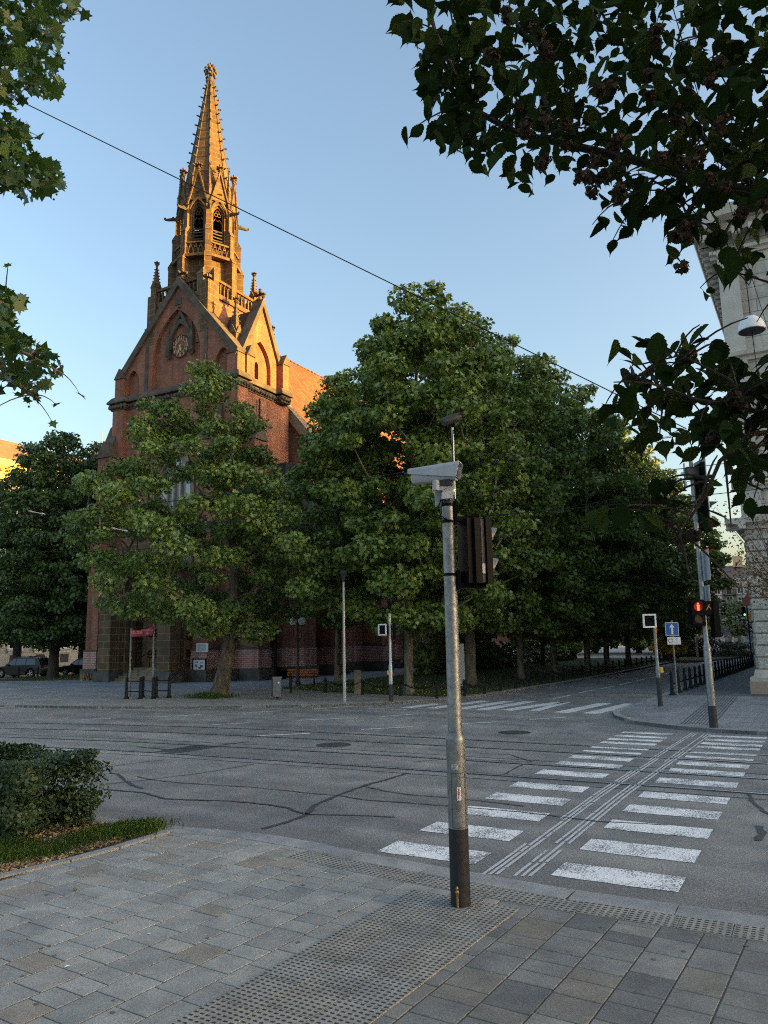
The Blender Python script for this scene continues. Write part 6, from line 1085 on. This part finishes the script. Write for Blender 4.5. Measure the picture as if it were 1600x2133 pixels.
# cars
def car(name, label, c, heading, L, W_, H, paint, hatch=False):
    rz = math.atan2(heading[1], heading[0]); t = thing(name, label, 'car', c, rz, 'cars parked left of the church'); h = H/1.7
    side = [(-.5*L, .42*h), (-.495*L, .75*h), (-.47*L, 1.0*h), (-.2*L, 1.02*h), (.16*L, 1.0*h), (.36*L, .93*h), (.47*L, .8*h), (.5*L, .6*h), (.495*L, .36*h)]
    low = [(.42*L, .26*h)]+[(.31*L+.095*L*math.cos(a), .3*h+.115*L*math.sin(a)) for a in np.linspace(.1, math.pi-.1, 9)]+[(.18*L, .25*h), (-.18*L, .25*h)]+[(-.29*L+.095*L*math.cos(a), .3*h+.115*L*math.sin(a)) for a in np.linspace(.1, math.pi-.1, 9)]+[(-.42*L, .3*h)]
    mb = MB(); pl = side+low; n = len(pl); rows = [(-1, .93), (-.97, 1.0), (.97, 1.0), (1, .93)]; v = []
    for s_, k in rows: v += [(x*(1 if abs(s_) < 1 else .985), s_*W_/2*(1-.06*max(0, (z/h-.8))), .6*h+(z-.6*h)*k) for x, z in pl]
    f = [tuple(range(n))[::-1], tuple(range(3*n, 4*n))]+[(r*n+i, r*n+(i+1) % n, (r+1)*n+(i+1) % n, (r+1)*n+i) for r in range(3) for i in range(n)]
    mb.add(v, f); body = mb.build('body', M[paint], t, smooth=True)
    cab = [(-.475*L, 1.0*h), (-.42*L, 1.5*h), (-.34*L, 1.66*h), (0, 1.7*h), (.08*L, 1.64*h), (.24*L, 1.0*h)]; mb = MB(); v = []
    for s_, k in ((-1, 1), (1, 1)): v += [(x, s_*W_/2*(.95-.2*(z/h-1)/.7), z) for x, z in cab]
    m = len(cab); mb.add(v, [tuple(range(m))[::-1], tuple(range(m, 2*m))]+[(i, (i+1) % m, m+(i+1) % m, m+i) for i in range(m)]); mb.build('cabin', M[paint], t, smooth=True)
    for s_ in (-1, 1):
        for a, b2, nm in ((.2, .03, 1), (.015, -.17, 1), (-.185, -.38, 1)):
            y0, y1 = s_*(W_/2*.945+.006), s_*(W_/2*.80+.004); za, zb = 1.06*h, 1.56*h; xt = (min(a, .085)*L if a > .1 else a*L); MB().add([(a*L, y0, za), (b2*L, y0, za), (b2*L if b2 > -.3 else -.345*L, y1, zb), (xt, y1, zb)], [(0, 1, 2, 3)]).build('window', M['dglass'], t)
        m2 = MB(); m2.bbox(.14*L, .19*L, s_*(W_/2+.02)-.09, s_*(W_/2+.02)+.09, 1.0*h, 1.13*h, .02); m2.build('mirror', M[paint], t)
        m2 = MB(); m2.box(-.498*L, -.46*L, s_*(W_/2-.2)-.13, s_*(W_/2-.2)+.19, .78*h, 1.05*h); m2.build('tail_lamp', M['tail'], t); m2 = MB(); m2.bbox(.43*L, .49*L, s_*(W_/2-.25)-.2, s_*(W_/2-.25)+.2, .66*h, .82*h, .02); m2.build('headlight', M['globe'], t)
        for xw in (.31*L, -.29*L):
            w = MB(); w.lathe([(.1, -.1), (.33*h, -.11), (.36*h, -.07), (.36*h, .07), (.33*h, .11), (.1, .1)], 20); w.v = [(xw+x, s_*(W_/2-.12)+z, .36*h+y) for x, y, z in w.v]; wh = w.build('wheel', M['tyre'], t, smooth=True)
            w = MB()
            for i in range(5): a = i*2*math.pi/5; w.obox((xw+.12*h*math.cos(a), s_*(W_/2-.005), .36*h+.12*h*math.sin(a)), np.array([math.cos(a), 0, math.sin(a)])*.12*h, (0, .012, 0), np.array([-math.sin(a), 0, math.cos(a)])*.035)
            w.tube([(xw+.235*h*math.cos(a), s_*(W_/2-.01), .36*h+.235*h*math.sin(a)) for a in np.linspace(0, 2*math.pi, 17)], .02, 4); w.build('rim', M['rim'], wh)
    MB().add([(-.462*L, -W_*.4, 1.08*h), (-.462*L, W_*.4, 1.08*h), (-.425*L, W_*.36, 1.5*h), (-.425*L, -W_*.36, 1.5*h)], [(0, 1, 2, 3)]).build('rear_window', M['dglass'], t) if False else MB().extr([(-.478*L, 1.07*h), (-.428*L, 1.5*h), (-.42*L, 1.5*h), (-.47*L, 1.07*h)], (0, -W_*.38, 0), (1, 0, 0), (0, 0, 1), (0, W_*.76, 0)).build('rear_window', M['dglass'], t)
    MB().extr([(.248*L, 1.05*h), (.1*L, 1.6*h), (.09*L, 1.6*h), (.238*L, 1.05*h)], (0, -W_*.39, 0), (1, 0, 0), (0, 0, 1), (0, W_*.78, 0)).build('windscreen', M['dglass'], t)
    MB().box(-.515*L, -.49*L, -W_*.46, W_*.46, .36*h, .62*h).build('bumper', M['plast'], t); MB().box(-.518*L, -.515*L, -.26, .26, .68*h, .78*h).build('number_plate', M['white'], t)
    MB().tube([(-.36*L, W_*.36, 1.72*h), (.02*L, W_*.36, 1.75*h)], .02, 5).tube([(-.36*L, -W_*.36, 1.72*h), (.02*L, -W_*.36, 1.75*h)], .02, 5).build('roof_rail', M['plast'], t)
    return t
hd2 = -RV*.96+FV*.2
car('parked_suv', 'dark grey SUV parked before the civic building, left of the thick tree trunk', gp(48, 1411), hd2, 4.25, 1.75, 1.52, 'carp'); car('parked_hatchback', 'black hatchback partly hidden behind the left church buttress', gp(176, 1405), hd2, 3.9, 1.65, 1.3, 'carb')
# far signs and lights
def roundsign(name, label, px, base, zs, kind, dist=None):
    b = gp(*base) if dist is None else np.array([*at(base[0], 1345, dist)[:2], 0]); t = T(name, label, 'road sign', b); MB().lathe([(.04, -.05), (.035, zs+.5)], 8).build('pole', M['galv'], t); m2 = MB()
    if kind == 'diamond':
        m2.extr([(0, -.5), (.5, 0), (0, .5), (-.5, 0)], (0, -.05, zs), (1, 0, 0), (0, 0, 1), (0, -.02, 0)); p = m2.build('plate', M['white'], t); MB().extr([(0, -.36), (.36, 0), (0, .36), (-.36, 0)], (0, -.072, zs), (1, 0, 0), (0, 0, 1), (0, -.006, 0)).build('yellow_face', M['yellow'], p)
        m2 = MB(); disc(m2, (0, -.05, zs-1.0), (0, -1, 0), .46, .02); p = m2.build('round_plate', M['iron'], t); m2 = MB(); disc(m2, (0, -.072, zs-1.0), (0, -1, 0), .37, .005); m2.build('grey_face', M['lgrey'], p); MB().obox((-.02, -.08, zs-1), (.16, 0, -.16), (0, .004, 0), (.05, 0, .05)).extr([(-.26, .26), (.02, .24), (-.24, -.02)], (0, -.079, zs-1), (1, 0, 0), (0, 0, 1), (0, -.006, 0)).build('arrow_mark', M['iron'], p); MB().box(-.35, .35, -.07, -.05, zs-1.8, zs-1.55).build('lower_plate', M['lgrey'], t)
    elif kind == 'tri': m2.extr([(-.32, .28), (.32, .28), (0, -.3)], (0, -.05, zs), (1, 0, 0), (0, 0, 1), (0, -.02, 0)); m2.build('plate', M['lgrey'], t)
    else: disc(m2, (0, -.05, zs), (0, -1, 0), .33, .02); m2.build('plate', M['lgrey'], t)
roundsign('priority_sign', 'yellow diamond sign above a round arrow sign beside the rough stone base', None, (1567, 1372), 3.9, 'diamond', 80); roundsign('triangle_sign', 'pale triangular sign seen from behind before the garden wall', None, (1512, 1372), 2.6, 'tri', 84); roundsign('disc_sign', 'pale round sign seen from behind next to the triangular sign', None, (1518, 1372), 2.2, 'disc', 86)
b = at(1452, 1345, 80); t = T('curved_lamp_post', 'white curved street lamp behind the signal pole', 'lamp post', (b[0], b[1], 0)); MB().tube([(0, 0, 0), (-.1, 0, 6.2), (.0, 0, 7.2), (.4, 0, 7.8), (1.2, 0, 8.1)], [.11, .07, .06, .05, .05], 8).build('pole', M['silver'], t, smooth=True); MB().obox((1.5, 0, 8.12), (.35, 0, .02), (0, .15, 0), Z*.06).build('lamp_head', M['silver'], t)
b = at(1556, 1345, 70); t = T('distant_signal', 'small distant traffic signal with green lamp before the white house', 'signal', (b[0], b[1], 0)); mb = MB(); mb.lathe([(.06, 0), (.05, 4.6)], 8, (.3, 0, 0)); mb.tube([(.3, 0, 4.4), (0, 0, 4.4)], .03, 5); mb.build('pole', M['iron'], t); h_ = MB().box(-.12, .12, -.12, .1, 3.7, 4.5).build('signal_head', M['black'], t); mb = MB(); disc(mb, (0, -.125, 3.85), (0, -1, 0), .085, .01); mb.build('green_lens', M['ledg'], h_)

# ------------------------------------------------------------------ overhead wires
def wire(label, pts, r, ins=(), name='overhead_wire'):
    t = thing(name, label, 'wire', pts[0], 0, 'overhead tram wires'); o = np.array(pts[0]); P = [np.array(p)-o for p in pts]; MB().tube(P, r, 5).build('cable', M['iron'], t)
    for q in ins:
        c = P[0]+(P[-1]-P[0])*q; d = (P[-1]-P[0])/np.linalg.norm(P[-1]-P[0]); m2 = MB(); m2.tube([c-d*.24, c-d*.16, c-d*.08, c, c+d*.08, c+d*.16, c+d*.24], [.01, .028, .013, .01, .013, .028, .01], 6); m2.build('insulator', M['lgrey'], t)
a, b = at(-70, 155, 19.5), at(1430, 893, 19.5); wire('thick span wire crossing the sky in front of the spire, with two grey insulators', [a, b], .014, (.905,))
sag = lambda a, b, s_, n=12: [np.array(a)+(np.array(b)-np.array(a))*q-Z*s_*4*q*(1-q) for q in np.linspace(0, 1, n)]
wire('contact wire above the far tram track', [(-60, 3, 5.7)]+[(x, y-.55, 5.7) for x, y in RL['a'][2:]], .008); wire('contact wire above the near tram track', [(-60, 0, 5.7)]+[(x, y-.6, 5.7) for x, y in RL['c'][2:]], .008)
wire('span wire with pale insulators sloping across the left trees', sag(at(-60, 1040, 24), at(470, 1148, 24), .1), .01, (.24, .56)); wire('thin wire rising to the right past the camera housing', sag(at(560, 1100, 24), at(1640, 1012, 20), .15), .01); wire('thin dark wire high across the row of plane trees', sag(at(640, 1010, 26), at(1480, 892, 24), .2), .008)
wire('faint wire across the lower left trees', sag(at(-40, 1146, 26), at(380, 1138, 26), .1), .008); wire('faint wire lowest across the left trees', sag(at(-40, 1125, 27), at(330, 1096, 27), .1), .008); wire('cable between the tall signal pole and the street beyond', sag(at(1000, 1075, 30), at(1445, 1000, 22), .2), .008)
c = LAMPC; wire('wire carrying the hanging dome lamp', [(c[0]-.7, 2.5, c[2]+3.2), c+np.array([-.02, 0, 1.9]), (BX+2, BY-.1, c[2]+2.2)], .008)

# ------------------------------------------------------------------ near foliage overhead
def inp(poly, n, g):
    xs = [p[0] for p in poly]; ys = [p[1] for p in poly]; out = []
    while len(out) < n:
        q = (g.uniform(min(xs), max(xs)), g.uniform(min(ys), max(ys)))
        if inpoly(q, poly): out.append(q)
    return out
g = random.Random(91)
kb = np.array([1.15, 2.6, NZ]); t = thing('blossom_tree', 'near tree whose dark leafy branches with withered blossom hang over the top right', 'tree', kb)
LIMB = [([(1760, 620, 3.3), (1600, 405, 3.0), (1480, 385, 3.0), (1390, 350, 3.0), (1290, 325, 3.0), (1180, 300, 2.95), (1080, 278, 2.9), (1000, 235, 2.85), (945, 150, 2.8), (905, 60, 2.8), (885, -30, 2.8)], .03),
        ([(1600, 405, 3.0), (1500, 330, 3.1), (1400, 200, 3.2), (1330, 130, 3.3), (1265, 50, 3.4), (1230, -30, 3.4)], .017), ([(1180, 300, 2.95), (1130, 200, 3.0), (1125, 100, 3.0), (1060, 30, 3.1), (950, 0, 3.1)], .011),
        ([(1760, 930, 2.9), (1650, 895, 2.8), (1560, 850, 2.75), (1450, 832, 2.7), (1360, 800, 2.7), (1300, 775, 2.7)], .013), ([(1650, 895, 2.8), (1560, 905, 2.7), (1500, 960, 2.65), (1468, 1035, 2.6), (1435, 1083, 2.6), (1385, 1095, 2.6)], .01),
        ([(1760, 640, 3.3), (1640, 600, 3.2), (1560, 575, 3.15), (1505, 560, 3.1)], .01), ([(1760, 200, 3.4), (1600, 150, 3.4), (1480, 140, 3.4), (1380, 60, 3.5)], .016), ([(1560, 850, 2.75), (1520, 790, 2.75), (1420, 740, 2.75), (1330, 760, 2.75)], .007), ([(1390, 350, 3.0), (1330, 400, 2.95), (1290, 420, 2.9)], .006), ([(1480, 385, 3.0), (1430, 440, 2.95), (1400, 500, 2.9)], .006)]
mb = MB(); trunk_pts = [(0, 0, -.08), (.05, 0, .6), (.0, .05, 1.6), (-.05, .1, 2.6), (-.05, .15, 3.6)]; mb.tube(trunk_pts, [.2, .15, .13, .11, .07], 12)
tw = []
for pl, r in LIMB:
    P = [at(*p)-kb for p in pl]
    if pl[0][0] >= 1760: P = [np.array(trunk_pts[3 if pl[0][1] < 650 else 2]), (np.array(trunk_pts[3])+P[0])/2] + P
    n = len(P); mb.tube(P, [max(.003, r*(1-.8*i/(n-1))) for i in range(n)], 7)
    for a, b in zip(P[:-1], P[1:]):
        for _ in range(4):
            q = a+(b-a)*g.random(); e = q+np.array([g.uniform(-.22, .22), g.uniform(-.22, .22), g.uniform(-.22, .18)]); mb.tube(curve3(q, (q+e)/2+np.array([0, 0, .04]), e, 5), [.005, .004, .0035, .003, .002], 4, False); tw.append((q, e))
mb.build('trunk', M['barkk'], t, smooth=True)
RA = [(812, 60), (845, 20), (880, -60), (1660, -60), (1660, 600), (1570, 595), (1510, 570), (1530, 530), (1480, 500), (1450, 470), (1390, 540), (1365, 470), (1330, 440), (1260, 400), (1205, 360), (1105, 410), (1010, 360), (965, 340), (900, 300), (885, 200), (880, 110), (862, 90)]
RB = [(1290, 860), (1330, 770), (1370, 720), (1440, 725), (1480, 770), (1560, 770), (1660, 780), (1660, 1000), (1560, 1000), (1480, 985), (1440, 950), (1400, 960), (1350, 910), (1330, 890)]
pts = []
for q in [q for q in inp(RA, 1020, g) if not (q[0] > 1470 and q[1] > 440 and g.random() < .6)]: pts.append(at(q[0], q[1], g.uniform(2.5, 4.3)))
for q in inp([(1000, -60), (1660, -60), (1660, 420), (1400, 330), (1200, 250), (1050, 150)], 380, g): pts.append(at(q[0], q[1], g.uniform(2.7, 4.5)))
for q in inp(RB, 270, g): pts.append(at(q[0], q[1], g.uniform(2.7, 4.0)))
for q in ((1330, 425), (1290, 455), (1395, 540), (1500, 575), (1415, 540), (1380, 1010), (1360, 1095), (1400, 1070), (1440, 1060), (1480, 1090), (1500, 1075), (1460, 1110), (1455, 1040), (1475, 1025), (1540, 1020), (1560, 1010), (1410, 1015), (1345, 1075), (1510, 1000), (1290, 855), (1275, 880), (1320, 930), (1330, 905), (1300, 735), (1340, 715), (1430, 715)): pts.append(at(q[0], q[1], 2.9))
for a, e in tw:
    for _ in range(3): pts.append(kb+a+(e-a)*g.uniform(.4, 1.15)+np.array([g.uniform(-.03, .03), g.uniform(-.03, .03), -.03]))
for q in inp([(872, 80), (1000, 60), (1010, 340), (950, 335), (895, 300)], 150, g): pts.append(at(q[0], q[1], g.uniform(2.6, 3.4)))
P = np.array(pts); vq = (P-CAM) @ RM.T; qx = 800+FOC*vq[:, 0]/vq[:, 2]; qy = 1066.5-FOC*vq[:, 1]/vq[:, 2]; rr_ = rng.random(len(P))
P = P[~(((qx > 1290) & (qx < 1535) & (qy > 1100)) | ((qx > 1505) & (qx < 1615) & (qy > 585) & (qy < 745)) | ((qx > 1385) & (qx < 1520) & (qy > 950) & (qy < 1045) & (rr_ < .7)))]   # light pruned round the lamp and the tall signal
P = P-kb; n = len(P); sz = .097*rng.uniform(.55, 1.2, n); D_ = rdir(n)*np.array([1, 1, .5])+np.array([-.2, 0, -1.0]); N_ = rdir(n)*.8+np.array([0, 0, .55])
big = at(846, 58, 2.75)-kb; P = np.concatenate([P, [big]]); D_ = np.concatenate([D_, [-RV*.9-Z*.45]]); N_ = np.concatenate([N_, [FV*1.0-Z*.1]]); sz = np.append(sz, .15)
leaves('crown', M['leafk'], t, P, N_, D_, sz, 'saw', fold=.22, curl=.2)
m = 5200; q = np.stack([rng.uniform(-3.2, 5.5, m), rng.uniform(-4.5, 4.2, m), rng.uniform(3.9, 5.6, m)], 1)
vq = (q-CAM) @ RM.T; q = q[(vq[:, 2] < .3) | (np.abs(vq[:, 0]/np.maximum(vq[:, 2], .01)) > .62) | (vq[:, 1]/np.maximum(vq[:, 2], .01) > .82)]
leaves('unseen_shade_crown', M['leafk'], t, q-kb, rdir(len(q))*.6+Z, rdir(len(q)), .17, 'saw')  # leaves added out of view to shade the near branches from the sky
BL = [(1115, 60), (1122, 90), (1020, 112), (1275, 205), (1085, 235), (1260, 180), (1130, 265), (1240, 215), (1180, 290), (1290, 345), (1262, 352), (1140, 360), (1110, 330), (1400, 300), (1430, 180), (1560, 180), (1480, 120), (1340, 160), (1290, 390), (1490, 450), (1408, 470), (1422, 515), (1300, 300), (1540, 480), (1570, 440), (1050, 30), (1530, 830), (1450, 850), (1480, 880), (1400, 1090), (1440, 1075), (1090, 200), (1240, 330), (1220, 380), (1350, 60), (1160, 20), (1590, 250), (1500, 250), (1380, 240), (1190, 150), (1560, 330), (1460, 330), (1510, 380), (1300, 250)]
bp, bn, bdv = [], [], []
for px, py in [q for i_, q in enumerate(BL) if i_ % 4 != 3]:
    c = at(px+g.uniform(-8, 8), py+g.uniform(-8, 8), g.uniform(2.45, 2.75))-kb
    for _ in range(2):
        c1 = c+np.array([g.gauss(0, .025), g.gauss(0, .025), g.gauss(-.02, .025)]); d = rdir(46); bp.append(c1+d*.019*rng.uniform(.5, 1.2, 46)[:, None]); bn.append(d+rdir(46)*.6); bdv.append(rdir(46))
leaves('withered_blossom', M['bloss'], t, np.concatenate(bp), np.concatenate(bn), np.concatenate(bdv), 0.0155*rng.uniform(.7, 1.4, len(np.concatenate(bp))), 'round', fold=.5, curl=.5)
# plane tree reaching in from the left
kb = np.array([*gp(-330, 1760)[:2], .04]); t = thing('plane_tree', 'near plane tree whose leafy branch tips reach in along the upper left edge', 'tree', kb)
g = random.Random(17); mb = MB(); top = at(-330, 300, np.linalg.norm(kb[:2]))-kb; tp = [(0, 0, -.1), (0, 0, .6), (top[0]*.3, top[1]*.3, top[2]*.4), (top[0], top[1], top[2])]; mb.tube(tp, [.34, .24, .2, .12], 12)
LP = [[(-200, 160, 9.2), (-60, 120, 9), (40, 90, 9), (110, 60, 9), (165, 20, 9)], [(-200, 260, 9.2), (-60, 200, 9), (40, 170, 9), (110, 190, 9)], [(-200, 420, 9), (-60, 340, 8.8), (20, 320, 8.7), (90, 360, 8.7), (125, 385, 8.6)], [(-60, 340, 8.8), (10, 270, 8.8), (60, 260, 8.8)], [(-200, 700, 9), (-60, 680, 8.8), (20, 720, 8.8), (80, 750, 8.7), (125, 775, 8.7)], [(-60, 680, 8.8), (10, 620, 8.8), (50, 625, 8.8)], [(-60, 700, 8.8), (20, 780, 8.8), (60, 820, 8.7), (80, 830, 8.7)]]
tips = []
for pl in LP:
    P = [at(*p)-kb for p in pl]; s0 = [np.array((top[0], top[1], top[2]*(.75 if pl[0][1] < 500 else .55)))] if pl[0][0] == -200 else []
    P = s0+P; mb.tube(P, [max(.008, .05*(1-.85*i/(len(P)-1))) for i in range(len(P))], 6)
    for a, b in zip(P[-4:-1], P[-3:]):
        for _ in range(6): q = a+(b-a)*g.random(); e = q+np.array([g.uniform(-.32, .32), g.uniform(-.32, .32), g.uniform(-.28, .25)]); mb.tube(curve3(q, (q+e)/2+np.array([0, 0, .08]), e, 5), [.009, .007, .006, .005, .003], 4, False); tips.append(e)
mb.build('trunk', M['barkl'], t, smooth=True); pts = []
PA = [(-120, -60), (110, -60), (165, 15), (135, 40), (125, 75), (128, 110), (122, 160), (135, 180), (110, 205), (60, 190), (20, 215), (-120, 260)]
for q in inp(PA, 900, g): pts.append(at(q[0], q[1], g.uniform(7.8, 10.5)))
for poly, k in (([(-120, 260), (20, 240), (60, 265), (70, 290), (50, 310), (110, 330), (125, 360), (135, 385), (95, 400), (60, 420), (20, 400), (-120, 420)], 480), ([(-120, 580), (0, 600), (50, 610), (60, 630), (30, 650), (40, 690), (80, 720), (125, 750), (130, 775), (90, 790), (85, 830), (50, 840), (20, 790), (-120, 780)], 520)):
    for q in inp(poly, k, g): pts.append(at(q[0], q[1], g.uniform(8, 9.8)))
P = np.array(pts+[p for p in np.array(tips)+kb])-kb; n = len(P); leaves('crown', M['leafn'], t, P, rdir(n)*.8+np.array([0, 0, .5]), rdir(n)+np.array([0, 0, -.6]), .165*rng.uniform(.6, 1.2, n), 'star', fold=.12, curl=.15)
mb = MB(); [mb.blob(at(px, py, 8.4)-kb, .014, .1) for px, py in ((153, 40), (143, 110), (135, 180), (118, 405), (112, 415), (80, 785), (85, 765), (130, 762), (60, 847))]; mb.build('seed_ball', M['barkd'], t)

# ------------------------------------------------------------------ planting bed, tufts and scraps
BED = [(-11.5, 5.0), (-7.45, 5.3), (-7.38, 6.4), (-7.4, 7.22), (-8.2, 7.2), (-9.0, 7.15), (-11.5, 7.1)]
def blades(name, centers, n, spread, h, mat='grass', kind='stuff', z=.04):
    P = []
    for cx, cy, k in centers:
        m = int(n*k); P.append(np.stack([cx+rng.normal(size=m)*spread, cy+rng.normal(size=m)*spread, np.full(m, z)], 1))
    P = np.concatenate(P); n = len(P); hh = h*rng.uniform(.5, 1.2, n); d = rdir(n)*.55*np.array([1, 1, .2])+np.array([0, 0, 1.]); d /= np.linalg.norm(d, axis=1, keepdims=True)
    return struct(leaves(name, M[mat], None, P+d*hh[:, None]*.48, rdir(n)*np.array([1, 1, .1]), d, hh, 'blade', curl=.3), kind)
blades('bed_grass', [(*gp(*p)[:2], k) for p, k in (((20, 1775), 1.2), ((60, 1790), 1), ((95, 1785), .8), ((0, 1800), 1), ((230, 1745), 1.3), ((260, 1738), 1.3), ((300, 1733), 1.2), ((200, 1752), .9), ((165, 1765), .5), ((275, 1745), 1), ((130, 1775), .4))], 620, .15, .1)
m = 6500; P = []
while len(P) < m:
    q = (random.uniform(-9.2, -7.3), random.uniform(5.0, 7.25))
    if q[0] < -7.42+max(0, (5.9-q[1]))*-.14 and random.random() < .35+.65*math.exp(-((q[0]+7.55)/.25)**2): P.append((*q, .047+random.random()*.012))
struct(leaves('wood_chips', M['mulch'], None, np.array(P), rdir(m)*.5+np.array([0, 0, 1.]), rdir(m), .035*rng.uniform(.4, 1.5, m), 'chip'), 'stuff')
c = gp(458, 1452, FZ); blades('tree_base_grass', [(c[0]+random.gauss(0, .5), c[1]-.25+random.gauss(0, .35), 1) for _ in range(14)], 70, .2, .22, z=FZ)
c = (-41.6, 34.2); blades('buttress_weeds', [(c[0]+.25*i, c[1]-.05, 1) for i in range(8)], 26, .1, .6, 'mulch', z=FZ)
P = np.array([(-7.28-.02*(y-7)+random.gauss(0, .02)-.06*(7.3-y), y, NZ+.004) for y in np.arange(4.6, 7.2, .012)]); struct(leaves('kerb_litter', M['mulch'], None, P, rdir(len(P))*.3+Z, rdir(len(P)), .02*rng.uniform(.4, 1.3, len(P)), 'chip'), 'stuff')
c = gp(156, 1856, NZ); t = thing('seed_cone', 'small pale brown seed cone lying on the pavement slabs', 'seed cone', c); MB().blob((0, 0, .014), (.016, .016, .02), .35).build('cone', M['copperb'], t)
for k, (px, py, lab) in enumerate(((310, 1946, 'white paper scrap on a slab left of the tactile strip'), (140, 2014, 'tiny white scrap on a brown slab at lower left'), (678, 1818, 'small white scrap by the kerbside tactile strip'))):
    c = gp(px, py, NZ+.001); t = thing('paper_scrap', lab, 'litter', c, k*1.1, 'paper scraps on the pavement'); MB().add([(-.02, -.006, .001), (.0, -.009, .006), (.022, -.002, .002), (.018, .008, .004), (-.005, .009, .009), (-.02, .005, .002)], [(0, 1, 2, 3, 4, 5)]).build('scrap', M['white'], t)

n = 420; P = np.stack([rng.uniform(-7, 1.5, n), rng.uniform(3.2, 7.1, n), np.full(n, NZ+.003)], 1); struct(leaves('grit', plain('pale_grit', (.6, .59, .56), .9), None, P, rdir(n)*.2+Z, rdir(n), .006*rng.uniform(.4, 1.8, n), 'chip'), 'stuff')
n = 1500; P = np.stack([rng.uniform(-9, 1, n), rng.uniform(7.8, 12.5, n), np.full(n, .012)], 1); struct(leaves('road_grit', M['joint'], None, P, rdir(n)*.2+Z, rdir(n), .008*rng.uniform(.4, 1.8, n), 'chip'), 'stuff')
mb = MB()
for _ in range(46): mb.lathe([(random.uniform(.008, .02), 0), (random.uniform(.006, .012), .001)], 9, (random.uniform(-6.8, 1.2), random.uniform(3.4, 7.0), NZ+.0035))
struct(mb.build('gum_spots', plain('old_gum', (.12, .118, .112), .85)), 'stuff')
